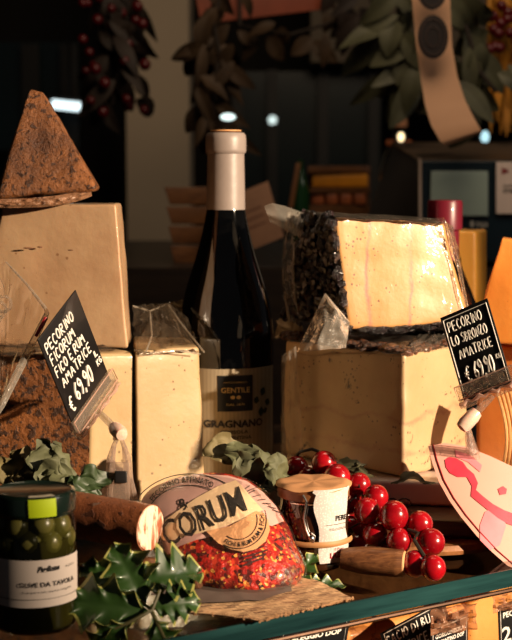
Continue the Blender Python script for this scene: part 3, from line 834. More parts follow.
def fl1(u, v):
    i = min(2, int(u*3)); q = u*3-i
    a_ = lerp(Vector(P1[i]), Vector(P1[i+1]), q); b_ = lerp(Vector(P2[i]), Vector(P2[i+1]), q)
    c_ = lerp(a_, b_, v); return pt(c_.x, c_.y, 1.19-.012*math.sin(PI*v)-.0*u)
mb.grid(fl1, 18, 10)
mb.grid(lambda u, v: pt(lerp(288,300,u)-6*math.sin(PI*v), lerp(212,322,v), 1.185+.004*math.sin(PI*u))+Vector((0,.004*nz((u*3,v*9,7),1.5),0)), 8, 26)
part(r, 'film_flap', mb, m_wrap_dim)
mb = MB()
crinkle(mb, ((pt(304,211,1.20), pt(444,219,1.16)), (pt(336,217,1.12), pt(446,225,1.15))), .003, seed=51)
mb.tube([pt(444,220,1.15), pt(458,262,1.148), pt(470,322,1.145)], .0012, 6)
crinkle(mb, ((pt(444,221,1.15), pt(452,226,1.2)), (pt(470,325,1.145), pt(476,322,1.2))), .003, seed=52)
part(r, 'plastic_wrap', mb, m_wrap)

# dark red capsule bottle behind
c_ = wp(441.5, 1.36, .0)
r = thing('wine_bottle', 'wine bottle with dark red capsule behind the right cheese stack', 'wine bottle', c_)
part(r, 'bottle_glass', MB().lathe([(.001,0),(.034,0),(.036,.004),(.036,.12),(.032,.15),(.02,.18),(.0135,.195),(.0135,.235)], c_, n=40), m_bglass, smooth=60)
part(r, 'foil_capsule', MB().lathe([(.0138,.185),(.0138,.222),(.0165,.2235),(.0165,.248),(.0155,.2505),(.001,.251)], c_, n=40, caps=False), plain('dark_red_foil', (118,28,44), .35, .08, 40, Coat_Weight=.4), smooth=50)
# yellow block
mb = MB().rbox(hexpts((wp(446,1.40,.0), wp(446,1.40,.2195)), (wp(476,1.40,.0), wp(476,1.40,.2195)), (wp(446,1.48,.0), wp(446,1.48,.2195)), (wp(487,1.46,.0), wp(487,1.46,.2195))), .003, 18, .001, 30, 3)
single('cheese_block', mb, cheese('deep_yellow_paste', (222,150,50), (238,172,72), amount=.02, mott=10), 'tall yellow cheese block behind, beside the dark red capsule', 'cheese')
# orange wedge at right edge
m_orange = cheese('orange_paste', (206,120,44), (226,146,62), (170,90,30), .03, 160, 14, .3)
mb = MB().rbox(hexpts((wp(470,1.15,.1400), pt(502,238,1.17)), (wp(590,1.12,.1400), pt(520,240,1.17)), (wp(480,1.26,.1400), pt(503,236,1.2)), (wp(600,1.26,.1400), pt(522,238,1.2))), .003, 18, .0016, 25, 3)
zz = wp(500,1.15,0)
single('cheese_wedge', mb, m_orange, 'smooth orange cheese wedge rising to a point at the right edge', 'cheese')
mb = MB().rbox(hexpts((wp(476,1.17,.024), wp(476,1.17,.1375)), (wp(600,1.13,.024), wp(600,1.13,.1375)), (wp(486,1.24,.024), wp(480,1.24,.1375)), (wp(600,1.25,.024), wp(600,1.25,.1375))), .004, 16, .002, 25, 5)
single('cheese_block', mb, cheese('amber_block_paste', (190,104,40), (214,136,62), amount=.02, mott=10, coat=.3), 'amber cheese block at the right edge below the orange wedge', 'cheese')
# wooden splint basket piece
r = thing('splint_basket', 'curved basket of thin pale wood splints behind the right sign clip', 'basket', pt(500,480,1.07))
mb = MB()
for k in range(9):
    o2 = k*5
    mb.tube([pt(498+o2*.9+7*math.sin(q/10*PI)*(1.4-.12*k)-1, lerp(392,486,q/10), 1.10-.02*math.sin(PI*q/10)) for q in range(11)], .0012, 6)
part(r, 'wood_splint', mb, wood('pale_splint', (176,120,70), (216,166,108), (20,20,4)))
mb = MB().tube([pt(484,486,1.07), pt(500,490,1.07), pt(540,488,1.07)], .002, 8)
part(r, 'base_rim', mb, MATS['pale_splint'] if 'pale_splint' in MATS else m_deck)

# ================================================================== GRAPES
t = NT('red_grape_skin')
col = t.ramp(t.noise(60, 3), [(.3, lin((120,6,16))), (.7, lin((176,16,28)))])
m_grape = t.done(t.bsdf(col, .22, t.bump(t.noise(260, 3), .05, .0004), Coat_Weight=.6, Coat_Roughness=.08, Subsurface_Weight=.35, Subsurface_Scale=.004))
gr = [(297,468,11,1.06),(308,479,11,1.05),(324,463,12,1.045),(337,477,13,1.03),(359,485,11.5,1.02),(376,497,12,1.01),(367,511,12.5,.995),(350,502,11.5,1.02),
      (351,528,12,1.01),(375,534,12,.99),(394,516,14,.985),(399,541,12,.975),(420,524,12.5,.985),(431,542,13.5,.975),(433,568,12.5,.955),(415,564,12.5,.965),
      (356,545,11.5,1.015),(386,549,11.5,.99),(381,520,11,1.01),(318,482,11,1.055),(343,516,11,1.03),(409,531,11,1.0),(362,530,11,1.02),(345,489,10,1.04)]
r = thing('grape_bunch', 'bunch of shiny red grapes draped in front of the white tray', 'grapes', ground(400,575))
for x, y, rad, d in gr:
    d += .012 if 338 < x < 362 and y < 535 else 0
    c_ = pt(x, y, d); R_ = rad*1.07*d/F
    if c_.z < R_: c_.z = R_+.0005
    d_ = Vector((random.uniform(-1,1), random.uniform(-1,.5), random.uniform(-1,1))).normalized()
    part(r, 'grape', MB().ball(c_, R_, 22, (1, 1, random.uniform(.97,1.08))), m_grape)
mb = MB()
path = [(290,462,1.07),(300,452,1.06),(312,449,1.06),(330,456,1.06),(345,470,1.05),(360,492,1.03),(378,512,1.01),(400,528,.995),(412,536,.985),(420,546,.98),(426,556,.975)]
mb.tube([pt(*p) for p in path], [.0012]*5+[.001]*6, 8)
for x, y, rad, d in gr:
    n_ = min(path, key=lambda p: (p[0]-x)**2+(p[1]-y)**2); mb.tube([pt(*n_), pt(x, y, d)], .0007, 6)
mb.tube([pt(408,530,.975), pt(418,533,.968), pt(414,540,.97), pt(424,556,.96)], .0014, 7)
part(r, 'stem', mb, plain('dark_grape_stem', (34,28,18), .6))
# green leaf bits behind the grapes on the tray
for k, (x, y, L, W_, dx, lab) in enumerate(((336,470,.024,.014,.6,'small dried green leaf behind the grapes beside the tray'), (392,482,.034,.01,.9,'narrow dried sprig lying along the tray front'), (372,478,.03,.012,-.3,'thin grey green leaf between grapes and tray cheese'))):
    mb = leaf(MB(), pt(x, y, 1.065), (dx,.1,.15), (0,-.4,1), L, W_, .4, .5, 0, seed=k, crumple=.005)
    single('dried_leaf', mb, plain('dull_green_leaf', (72,70,44), .7, .3, 60, .4), lab, 'leaf', smooth=60)

# ================================================================== CENTRE JAR
jc = wp(313, 1.0, 0)
r = thing('clip_top_jar', 'small glass preserve jar with wire clip and white paper strip', 'jar', jc)
part(r, 'jar_glass', MB().lathe([(.001,.0005),(.021,.0005),(.0245,.003),(.025,.008),(.025,.040),(.0235,.046),(.0235,.050)], jc, n=48), plain('brown_filled_glass', (52,26,12), .06, .2, 60, Coat_Weight=1.0, Coat_Roughness=.03), smooth=60)
mb = MB().lathe([(.0235,.050),(.0255,.051),(.0257,.0575),(.0245,.0585),(.001,.0588)], jc, n=48)
part(r, 'lid', mb, wood('jar_lid_wood', (96,56,28), (140,88,48), (10,10,10)))
mb = MB()
def lidp(u, v):
    a_ = u*2*PI; rr = v*.0272*(1+.03*math.sin(a_*5))
    return jc+Vector((math.cos(a_)*rr, math.sin(a_)*rr, .0605-(.002 if v > .95 else 0)+.0006*math.sin(a_*7)*v))
mb.grid(lidp, 48, 8, cu=True)
part(r, 'paper_cover', mb, plain('tan_kraft_paper', (196,142,96), .7))
mb = MB()
wx = lambda a_, rr, z: jc+Vector((math.sin(math.radians(a_))*rr, -math.cos(math.radians(a_))*rr, z))
mb.tube([wx(-18,.0262,.056), wx(-12,.0275,.052), wx(-16,.028,.040), wx(-12,.028,.032), wx(-6,.0285,.026)], .0009, 8)
mb.tube([wx(-6,.0285,.026), wx(-2,.0285,.024), wx(0,.028,.028), wx(-5,.028,.030)], .0009, 8)
mb.ball(wx(-5,.0285,.0265), .0024, 12)
mb.tube([wx(q*12-40,.0258,.0495) for q in range(12)], .0007, 6)
part(r, 'wire_clip', mb, m_steel)
t = NT('patterned_tissue')
d = t.voro(700); 
m_tissue = t.done(t.bsdf(t.mix(t.math('MULTIPLY', t.bw(d, .35, .25), .35), lin((222,212,204)), lin((120,116,120))), .65))
def strip(s, z, k=0):      # s arc length around the jar, from angle -5 to 65 degrees
    a_ = 32+math.degrees(s/.0265); rr = .0272+.0012*nz((s*80, z*60, 0), 1)+k
    zz = z
    return wx(a_, rr, zz)
def strip_g(u, v):
    z = lerp(.0600, .008, v); w = .0125+.0015*math.sin(v*9)+(.003 if v < .05 else 0)
    s = lerp(-w, w, u)-.002*math.sin(v*5)
    return strip(s, z)
sm = MB().grid(strip_g, 14, 30)
ps = part(r, 'paper_strip', sm, m_tissue, weld=False)
mb = MB(); fs_ = lambda x, y: strip(x, -y, .0005)
typeset(mb, 'PERE', .005, -.0375, .0052, fs_, fit=.010, bold=.0001)
typeset(mb, 'DOLCE DELIZIA', .003, -.031, .0022, fs_, fit=.015)
mb.grid(lambda u, v: strip(lerp(-.007,.011,u), .0352-v*.0004, .0005), 12, 1)
part(ps, 'dark_lettering', mb, m_black_ink, weld=False)
mb = MB()
typeset(mb, 'LAZZERI', .004, -.0115, .0052, fs_, fit=.016, bold=.0002)
typeset(mb, 'I Puri', .003, -.0165, .003, fs_, fit=.007)
part(ps, 'red_lettering', mb, m_red_ink, weld=False)
mb = MB()
mb.grid(lambda u, v: wx(lerp(0,360,u), .0287+.0008*math.sin(PI*v)+.0004*math.sin(u*25), lerp(.0198,.0238,v)), 60, 4, cu=True)
part(r, 'rubber_band', mb, plain('tan_rubber_band', (172,124,78), .6))

# ================================================================== FLAKE-COATED CHEESE PACKAGE
SIL = [(141,500),(150,489),(165,482),(185,476),(205,473),(228,474),(248,480),(264,491),(277,505),(286,522),(295,545),(305,568),(303,577),(295,587),(280,593),(262,597),(235,595),(210,591),(188,584),(172,573),(158,556),(147,535),(140,515)]
cx, cy = 222.0, 538.0
ang = sorted([(math.atan2(y-cy, x-cx), math.hypot(x-cx, y-cy)) for x, y in SIL])
def Rof(a_):
    for i in range(len(ang)):
        a1, r1 = ang[i]; a2, r2 = ang[(i+1) % len(ang)]
        if i == len(ang)-1: a2 += 2*PI
        for s_ in (0, 2*PI):
            if a1 <= a_+s_ <= a2: return lerp(r1, r2, (a_+s_-a1)/(a2-a1))
    return ang[0][1]
PD = .970
def pk(x, y, k=0.0, side=1):
    s_ = min(1, math.hypot(x-cx, y-cy)/Rof(math.atan2(y-cy, x-cx)))
    h = .030*(1-s_**2.6)**.55+k
    dep = PD-(y-cy)/F*.95
    return pt(x, y, dep-side*h)+Vector((0, 0, 0))
r = thing('wrapped_cheese', 'rounded cheese coated in red chilli flakes under a film reading RUM', 'cheese', ground(230,597))
mb = MB()
for side in (1, -1):
    def fn_(u, v, side=side):
        a_ = u*2*PI-PI; s_ = v**.8 if v > 0 else 0
        s_ = min(s_, .9999); R_ = Rof(a_)*s_
        p = pk(cx+R_*math.cos(a_), cy+R_*math.sin(a_), 0, side if side > 0 else -.6)
        return p+Vector((0,1,0))*.0012*nz(p, 160, 2)
    mb.grid(fn_, 90, 26, cu=True)
t = NT('chilli_flakes')
vc = t.voro(330, 'Color'); vd = t.voro(330)
sepc = t.n.new('ShaderNodeSeparateColor'); t.link(vc, sepc.inputs[0])
col = t.ramp(sepc.outputs[0], [(0, lin((84,12,10))), (.2, lin((158,22,18))), (.5, lin((188,34,24))), (.76, lin((206,58,34))), (.91, lin((222,120,54))), (.96, lin((56,26,14)))], 'CONSTANT')
vc2 = t.voro(520, 'Color'); sp2 = t.n.new('ShaderNodeSeparateColor'); t.link(vc2, sp2.inputs[0])
col = t.mix(t.bw(sp2.outputs[1], .90, .92), col, lin((240,170,80)))
col = t.mix(t.math('MULTIPLY', t.bw(t.noise(45, 3), .56, .64), .75), col, lin((66,44,38)))
m_chilli = t.done(t.bsdf(col, .4, t.bump(t.math('ADD', sepc.outputs[2], t.noise(300, 3)), .8, .002), Coat_Weight=.6, Coat_Roughness=.15))
part(r, 'flake_crust', mb, m_chilli)
# translucent pink printed film upper half
mb = MB()
poly = [(142,500),(152,489),(166,482.5),(186,477),(205,474.5),(228,475.5),(247,481),(263,492),(276,506),(284,521),(272,526),(250,522),(256,533),(262,541),(250,540),(236,540),(214,536),(196,540),(180,546),(166,556),(158,553),(148,533),(142,515)]
mb.patch(poly, 5, lambda x, y: pk(x, y, .0022+.0006*nz((x*.12, y*.12, 0), 1)))
pap = part(r, 'paper_label', mb, plain('pinkish_label_paper', (214,170,160), .5, .08, 30, .2, Coat_Weight=.4), weld=False)
mb = MB()
poly = [(161,523),(176,512),(196,498),(218,486),(236,480),(242,486),(254,500),(263,510),(246,517),(226,526),(205,532),(186,536),(170,541),(160,540)]
mb.patch(poly, 4, lambda x, y: pk(x, y, .0038+.0005*nz((x*.1, y*.1, 4), 1)))
part(pap, 'cream_banner', mb, plain('cream_banner_paper', (238,206,164), .55, .06, 30, .2), weld=False)
mb = MB()
poly = [(241,529),(248,520),(254,512),(260,509)]
SEAL = [(256,511),(264,513),(268,520),(270,530),(266,541),(256,549),(244,552),(230,549),(218,543),(206,531),(216,529),(230,526),(246,517)]
mb.patch(SEAL, 4, lambda x, y: pk(x, y, .0050))
part(pap, 'round_seal', mb, plain('tan_seal_paper', (216,160,112), .55, .06, 30, .2), weld=False)
mb = MB()
def rotw(an, sk=0):
    ca, sa = math.cos(an), math.sin(an)
    return lambda a_, b_: ((a_+sk*b_)*ca-b_*sa, a_*sa+b_*ca)
pf = lambda x, y: pk(x, y, .0056)
typeset(mb, 'ICORUM', 204, 530, 38, pf, bold=.25, fit=96, warp=rotw(math.radians(25), .1))
part(pap, 'large_lettering', mb, m_black_ink, weld=False)
mb = MB()
vs_, fs2, w2 = type2d('PECORINO AFFINATO', 9, .15)
kk = 78/w2; out = []
for a_, b_ in vs_:
    th_ = -2.55+(a_*kk/78)*1.5; rr = 50+b_
    out.append(pk(190+rr*math.cos(th_)*.88, 527+rr*math.sin(th_)*.9, .0036))
mb.add(out, fs2)
typeset(mb, '&', 186, 509, 17, lambda x, y: pk(x, y, .0036), bold=.3, warp=rotw(.45))
def arc(cx_, cy_, r0, r1, a_, b_, k, n_=30, sy=1.0):
    mb.grid(lambda u, v: pk(cx_+lerp(r0, r1, v)*math.cos(lerp(a_, b_, u)), cy_+sy*lerp(r0, r1, v)*math.sin(lerp(a_, b_, u)), k), n_, 1)
arc(190, 527, 46, 47, -2.7, -.9, .0034, sy=.9); arc(190, 527, 62, 63, -2.5, -.95, .0034, sy=.85)
arc(238, 520, 28, 28.9, -.35, 2.1, .0056); arc(238, 520, 19, 19.8, -.3, 2.2, .0056)
vs_, fs2, w2 = type2d('FICHI & RUM RUM & FICHI', 6.5, .1); kk = 1/w2; out = []
for a_, b_ in vs_:
    th_ = 2.15-(a_*kk)*2.4; rr = 21.5+(6-b_)-1
    out.append(pk(238+rr*math.cos(th_), 520+rr*math.sin(th_), .0056))
mb.add(out, fs2)
for k in range(7):   # printed feather strokes, upper right
    mb.grid(lambda u, v, k=k: pk(lerp(243+k*5, 250+k*5.2, u), lerp(490+k*3.2, 485+k*4.6, u)+v*.8, .0034), 4, 1)
arc(262, 505, 22, 22.8, -2.6, .6, .0034, sy=.8)
part(pap, 'small_print', mb, m_black_ink, weld=False)
mb = MB()
for k in range(6):
    y = 545+k*4
    mb.grid(lambda u, v, k=k, y=y: pk(lerp(243, 268-2*(k % 3), u), y-8*u+v*1.6, .0016), 8, 1)
part(r, 'ingredient_print', mb, plain('faded_print', (60,34,34), .5), weld=False)
# clear film skirt and twisted corner
mb = MB()
def skirt(u, v):
    a_ = lerp(-1.25, 1.45, u); R_ = Rof(a_)*lerp(.90, 1.03, v)
    p = pk(cx+R_*math.cos(a_), cy+R_*math.sin(a_), 0)
    return Vector((p.x, p.y-.004*(1-v)+.003*nz((u*12, v*2, 0), 1), max(p.z, .0035)))
mb.grid(skirt, 60, 8)
def cover(u, v):
    a_ = u*2*PI-PI; s_ = min(.97, v)
    R_ = Rof(a_)*s_; x, y = cx+R_*math.cos(a_), cy+R_*math.sin(a_)
    return pk(x, y, .0078+.0010*nz((x*.07, y*.07, 9), 1)+.001*abs(nz((x*.2, y*.05, 3), 1)))
mb.grid(cover, 80, 22, cu=True)
part(r, 'clear_film', mb, film('package_film', (.98,.96,.95), 0.4, .06, .8, 35, .02))

# dried leaves on top and around
m_dry = plain('dried_olive_leaf', (110,98,62), .7, .35, 50, .5)
m_dry2 = plain('dried_green_leaf', (84,86,58), .7, .35, 50, .5)
def dried(x, y, d, dr, nr, L, W_, lab, m, curl=1.0, fold=.5, cr=.007, seed=0):
    mb = leaf(MB(), pt(x, y, d), dr, nr, L, W_, curl, fold, 0, 22, seed=seed, crumple=cr)
    return single('dried_leaf', mb, m, lab, 'leaf', smooth=70)
dried(203,458,1.03,(1,.1,.1),(0,-.7,.8),.040,.030,'dark curled dried leaf above the red flaked cheese, left piece',m_dry,.7,.5,.006,1)
dried(222,452,1.02,(1,-.1,-.15),(0,-.75,.7),.056,.036,'large curled grey green dried leaf in front of the bottle label',m_dry2,1.3,-.5,.008,2)
dried(262,470,1.01,(.9,-.1,-.1),(.1,-.9,.5),.028,.026,'pale tip of a dried leaf beside the first grapes',m_dry2,1.6,.6,.006,3)
dried(275,335,1.27,(1,.1,.15),(0,-.6,.8),.034,.028,'crumpled tan dried leaf behind the bottle shoulder',plain('tan_dry_leaf', (150,116,72), .7, .3, 50, .5),1.0,.5,.008,4)
# left group
dried(4,486,.99,(.9,.1,.5),(.1,-.8,.5),.045,.040,'curled dark dried leaf at far left above the olive jar',m_dry,1.4,.6,.010,5)
dried(32,470,.985,(.8,0,.35),(0,-.9,.4),.042,.036,'pointed dried leaf above the olive jar lid',m_dry2,1.8,.5,.010,6)
dried(22,490,.975,(1,0,.15),(0,-.8,.7),.050,.030,'flat dried leaf lying behind the olive jar lid',m_dry2,1.0,.4,.009,7)
dried(80,488,.99,(.8,-.1,.6),(-.2,-.8,.4),.026,.018,'small green leaf beside the clear clip foot',plain('fresh_dark_leaf', (44,60,30), .5, .3, 50, .3),1.0,.5,.006,8)
dried(60,492,.98,(1,-.1,.25),(0,-.7,.6),.034,.018,'narrow green leaf between the olive jar and the clip foot',plain('fresh_dark_leaf', (44,60,30)),1.2,.5,.006,9)

# ================================================================== LOG-SHAPED SALAMI, HANDLES
def rod(name, label, cat, p0, p1, r0, m_body, m_end, endname, prof_fn, endlab=None, n=40):
    ax = (p1-p0).normalized(); L = (p1-p0).length
    r = thing(name, label, cat, (p0+p1)/2-Vector((0,0,r0)))
    mb = MB(); N = 30
    mb.lathe([(max(.0005, r0*prof_fn(i/N)), L*i/N) for i in range(N+1)], p0, ax, n)
    for v in mb.v:
        v += (v-(p0+ax*(v-p0).dot(ax)))*.03*nz(v, 70, 3)
    part(r, 'body', mb, m_body)
    mb = MB()
    q = r0*prof_fn(1)
    mb.lathe([(.0003, .0012), (q*.6, .0012), (q*.93, .0008), (q*.99, -.0012)], p1, ax, n, caps=False)
    part(r, endname, mb, m_end, endlab)
    return r
p1 = pt(150,528,.94); ax = Vector((.86,-.5,-.02)).normalized(); p0 = p1-ax*.085
t = NT('pale_cut_end')
f = t.noise(60, 4, .6, vec=t.scale(3, 1, .5), dist=1)
m_cut = t.done(t.bsdf(t.ramp(f, [(.42, lin((150,84,54))), (.5, lin((232,204,178)))]), .6))
rod('salami_log', 'brown log-shaped salami with pale mottled cut end beside the olive jar', 'salami', p0, p1, .0160,
    rind('reddish_brown_casing', (92,46,22), (142,80,42), (60,28,14), 40, .6, .5, .15), m_cut, 'cut_end', lambda t: min(1, .75+t*3) if t < .09 else 1, 'pale cut end')
m_handle = wood('dark_olive_wood', (74,44,26), (128,84,52), (5, 60, 60), rot=(0,0,.2))
p1 = pt(200,578,.925); p0 = pt(116,590,.945)
p0.z = .0125; p1.z = .0118
rod('cheese_knife', 'short dark wooden handle lying under the salami and the red cheese', 'knife', p0, p1, .0105, m_handle, plain('worn_wood_end', (100,66,44), .6), 'end_grain', lambda t: (.8+.2*math.sin(PI*min(1,t*1.2)))*(1 if t < .93 else 1-.12*(t-.93)/.07))
p0 = pt(342,562,.978); p1 = pt(404,564,.966); p0.z = .0104; p1.z = .0104
rod('cheese_knife', 'striped walnut knife handle with pale end lying in front of the grapes', 'knife', p0, p1, .0098, wood('striped_walnut', (70,38,22), (140,92,56), (4, 90, 90), rot=(0,0,-.4)),
    plain('pale_wood_ring', (214,166,116), .5), 'pale_end', lambda t: (.72+.28*math.sin(PI*min(.5,t)))*(1 if t < .9 else 1-.1*(t-.9)/.1), 'pale wooden end')

# ================================================================== OLIVE JAR
jc = wp(35.5, .865, 0)
RJ = .0262
r = thing('olive_jar', 'glass jar of green olives with white label in the lower left corner', 'jar', jc)
mb = MB().lathe([(.001,.0005),(RJ*.9,.0005),(RJ,.004),(RJ,.062),(RJ*.97,.067),(RJ*.9,.071),(RJ*.88,.074)], jc, n=56, caps=False)
part(r, 'jar_glass', mb, glass('jar_glass_clear', (.82,.84,.74), .02, .3, .9), smooth=60)
mb = MB().lathe([(.001,.001),(RJ*.86,.001),(RJ*.95,.005),(RJ*.95,.058),(.001,.059)], jc, n=40)
part(r, 'brine', mb, plain('olive_brine', (56,52,20), .2, .2, 60))
mb = MB()
ol = plain('green_olive_skin', (96,92,44), .3, .2, 60, Coat_Weight=.3)
for k, (a_, z) in enumerate(((-38,.056),(0,.057),(38,.056),(76,.057),(-76,.057),(-20,.066),(24,.067),(60,.065),(-60,.066))):
    c_ = jc+Vector((math.sin(math.radians(a_))*(RJ-.0075), -math.cos(math.radians(a_))*(RJ-.0075), z))
    part(r, 'olive', MB().ball(c_, .0080, 16, (1,1,1.08)), ol)
mb = MB().lathe([(RJ*.93,.0715),(RJ*.98,.0725),(RJ*.99,.0745),(RJ*.99,.083),(RJ*.96,.0848),(RJ*.88,.0855),(RJ*.84,.0845),(.001,.0845)], jc, n=64, caps=False)
part(r, 'lid', mb, plain('dark_green_lid', (20,34,28), .22, .1, 40, Coat_Weight=.6), smooth=50)
jf = lambda s_, z, k=0: jc+Vector((math.sin(s_/RJ)*(RJ+.0003+k), -math.cos(s_/RJ)*(RJ+.0003+k), z))
lab = part(r, 'paper_label', MB().grid(lambda u, v: jf(lerp(-.021,.0395,u), lerp(.0185,.0475,v)), 40, 6), plain('white_jar_label', (214,200,190), .6, .03), weld=False)
jl = lambda x, y: jf(x, -y, .0005)
mb = MB()
typeset(mb, 'Puglione', .0125, -.0405, .0048, jl, bold=.0002, fit=.0135, warp=lambda a_, b_: (a_+.25*b_, b_+.02*a_))
typeset(mb, 'OLIVE DA TAVOLA', .0130, -.0312, .0040, jl, bold=.00008, fit=.037)
typeset(mb, 'BIO ESTRATTO', .028, -.041, .0018, jl, fit=.008)
typeset(mb, 'in acqua e sale marino integrale', .0125, -.0275, .0018, jl, fit=.032)
mb.grid(lambda u, v: jf(lerp(-.019,.037,u), .0238-v*.0003, .0005), 20, 1)
part(lab, 'dark_lettering', mb, m_black_ink, weld=False)
mb = MB().grid(lambda u, v: jf(lerp(.001,.0175,u)+v*.0004, lerp(.0845,.0735,v)-.011*0, .0004+.0003*math.sin(PI*v)) , 12, 8)
mb.v = [v+Vector((0,0,0)) for v in mb.v]
st = part(r, 'lime_sticker', mb, plain('lime_sticker', (190,215,20), .5, .04), weld=False)
mb = MB().grid(lambda u, v: jc+Vector((math.sin((lerp(.001,.0175,u))/RJ)*(RJ+.0003)*lerp(1,.8,v), -math.cos((lerp(.001,.0175,u))/RJ)*(RJ+.0003)*lerp(1,.8,v), .0858)), 12, 3)
part(st, 'folded_tab', mb, plain('pale_tab', (216,206,180), .5), weld=False)

# ================================================================== HOLLY
m_hg = plain('glossy_holly_green', (38,66,20), .45, .3, 40, .1, Coat_Weight=.4)
m_hy = plain('cream_yellow_margin', (150,148,80), .35, .15, 60)
def sprig(name, label, loc, leaves, stems, cat='holly'):
    r = thing(name, label, cat, loc)
    for k, (x, y, d, dr, nr, L, W_, cu_) in enumerate(leaves):
        mb = leaf(MB(), pt(x, y, d), dr, nr, L, W_, cu_, .22, 4, 56, (0, 1), seed=k)
        part(r, 'leaf', mb, [m_hg, m_hy], smooth=70)
    mb = MB()
    for s_ in stems: mb.tube([pt(*p) for p in s_], .0011, 7)
    part(r, 'stem', mb, plain('green_brown_stem', (70,66,34), .6))
    return r
sprig('holly_sprig', 'variegated holly sprig with yellow edged spiny leaves beside the olive jar', ground(130,625),
  [(150,612,.86,(-.80,-.1,.15),(.1,-.95,.3),.056,.036,.4),
   (146,604,.868,(-.45,.1,.85),(.25,-.95,.1),.040,.034,.5),
   (140,585,.872,(.85,-.05,.40),(0,-.85,.6),.042,.036,1.3),
   (132,592,.885,(-.8,.1,.45),(.3,-.9,.4),.036,.030,.5),
   (152,618,.85,(.35,-.1,-.8),(.2,-.95,.1),.030,.026,.4),
   (128,622,.85,(-.6,-.1,-.5),(.1,-.95,.3),.032,.026,.3),
   (150,606,.862,(.8,0,.1),(0,-.9,.4),.030,.026,.6)],
  [[(100,635,.85),(130,622,.85),(152,610,.855),(160,590,.865)], [(152,612,.855),(165,640,.84)], [(152,610,.855),(128,592,.88)]])
sprig('holly_leaf_pair', 'dark green holly leaves tucked between red cheese and clip jar', ground(310,590),
  [(290,588,.952,(.55,.1,.8),(-.3,-.9,.3),.028,.020,.6), (296,588,.95,(.95,0,.18),(0,-.6,.8),.032,.014,.5), (330,590,.945,(.75,-.2,-.35),(0,-.6,.7),.014,.005,.5)],
  [[(286,590,.952),(312,588,.95),(335,592,.945)]])

# ================================================================== WOVEN MAT, PAPER UNDER PACKAGE
def gq(x, y, z): return ground(x, y, z)
t = NT('printed_kraft')
sv = t.scale(46, 90, 1, rot=(0,0,-.55)); br_ = t.n.new('ShaderNodeTexBrick'); t.link(sv, br_.inputs['Vector'])
br_.inputs['Scale'].default_value = 1.0; br_.inputs['Mortar Size'].default_value = .035; br_.inputs['Color1'].default_value = lin((222,180,134)); br_.inputs['Color2'].default_value = lin((84,54,36)); br_.inputs['Mortar'].default_value = lin((226,186,140))
m_mat = t.done(t.bsdf(t.mix(t.math('MULTIPLY', t.bw(t.noise(60), .4, .6), .3), br_.outputs[0], lin((150,100,70))), .75, t.bump(t.noise(300), .5, .0008)))
mat_c = [gq(152,606,.004), gq(262,621,.004), gq(353,597,.004), gq(292,572,.004), gq(180,582,.004)]
r = thing('woven_mat', 'tan woven straw mat under the red cheese at the shelf edge', 'mat', gq(255,600,0.0))
Q = [(150,608),(262,620),(353,598),(300,572),(190,578)]
mb = MB()
def mq(x, y, z=.0042): 
    p = gq(x, y, z); p.z += .0008*nz(p, 90, 1); return p
mb.patch(Q, 4, lambda x, y: mq(x, y)); mb.patch(Q, 4, lambda x, y: mq(x, y, .0026))
part(r, 'woven_surface', mb, m_mat, weld=False)
mb = MB()
for (qa, qb) in ((Q[0], Q[1]), (Q[1], Q[2])):
    n_ = 60
    for k in range(n_):
        u = (k+.5)/n_; x, y = lerp(qa[0], qb[0], u), lerp(qa[1], qb[1], u)
        p = mq(x, y-.6, .0034); mb.tube([p, mq(x+random.uniform(-.5,.8), y+random.uniform(.3,1.3), .0030+random.uniform(-.0006,.0006))], [.0011,.0008], 6)
part(r, 'frayed_rim', mb, plain('straw_fray', (176,132,92), .8, .4, 500))
mb = MB()
Q2 = [(150,594),(196,603),(262,600),(292,590),(288,574),(165,578)]
mb.patch(Q2, 5, lambda x, y: mq(x, y, .0056)); mb.patch(Q2, 5, lambda x, y: mq(x, y, .0048))
single('paper_sheet', mb, plain('grey_paper', (104,92,84), .6, .1), 'grey folded paper between the red cheese and the straw mat', 'paper', weld=False)

# ================================================================== PINK ROUND PACKAGE
RIM = [(428,446),(432,462),(439,482),(449,500),(461,517),(476,535),(492,552),(508,566),(530,574),(560,580),(600,575),(620,560),(600,520),(560,490),(520,470),(490,456),(465,446),(445,443)]
cx2, cy2 = 525.0, 515.0
def pp(x, y, k=0):
    u = (x-430)/120
    return pt(x, y, 1.004+.03*u-.6*(y-540)/F-k-.006*math.sin(max(0,min(1,u))*PI))
r = thing('wrapped_cheese', 'pale round package with pink watercolour flowers at the lower right edge', 'wrapped cheese', pt(520,585,.95))
mb = MB()
mb.patch(RIM, 5, lambda x, y: pp(x, y)); mb.patch(RIM, 5, lambda x, y: pp(x, y, -.012))
for i in range(len(RIM)):
    a_, b_ = RIM[i], RIM[(i+1) % len(RIM)]; mb.add([pp(*a_), pp(*b_), pp(*b_, -.012), pp(*a_, -.012)], [[0,1,2,3]])
body = part(r, 'printed_wrapper', mb, plain('pale_pink_wrapper', (206,150,134), .25, .05, 20, .1, Coat_Weight=.7, Coat_Roughness=.1), weld=False)
mb = MB()
B1 = [(445,460),(449,457),(456,458),(463,462),(467,468),(474,474),(478,483),(476,490),(484,497),(493,504),(504,510),(520,516),(520,528),(508,524),(498,518),(488,510),(478,502),(471,496),(472,486),(467,477),(458,477),(450,473),(446,467)]
mb.patch(B1, 3, lambda x, y: pp(x, y, .0007))
mb.patch([(498,489),(503,486),(507,489),(506,494),(500,495)], 2, lambda x, y: pp(x, y, .0007))
part(body, 'red_flower_print', mb, plain('red_watercolour', (196,40,62), .3, .3, 60, Coat_Weight=.7), weld=False)
mb = MB()
mb.patch([(492,508),(503,512),(506,526),(500,545),(490,550),(480,540),(480,525),(485,512)], 3, lambda x, y: pp(x, y, .0006))
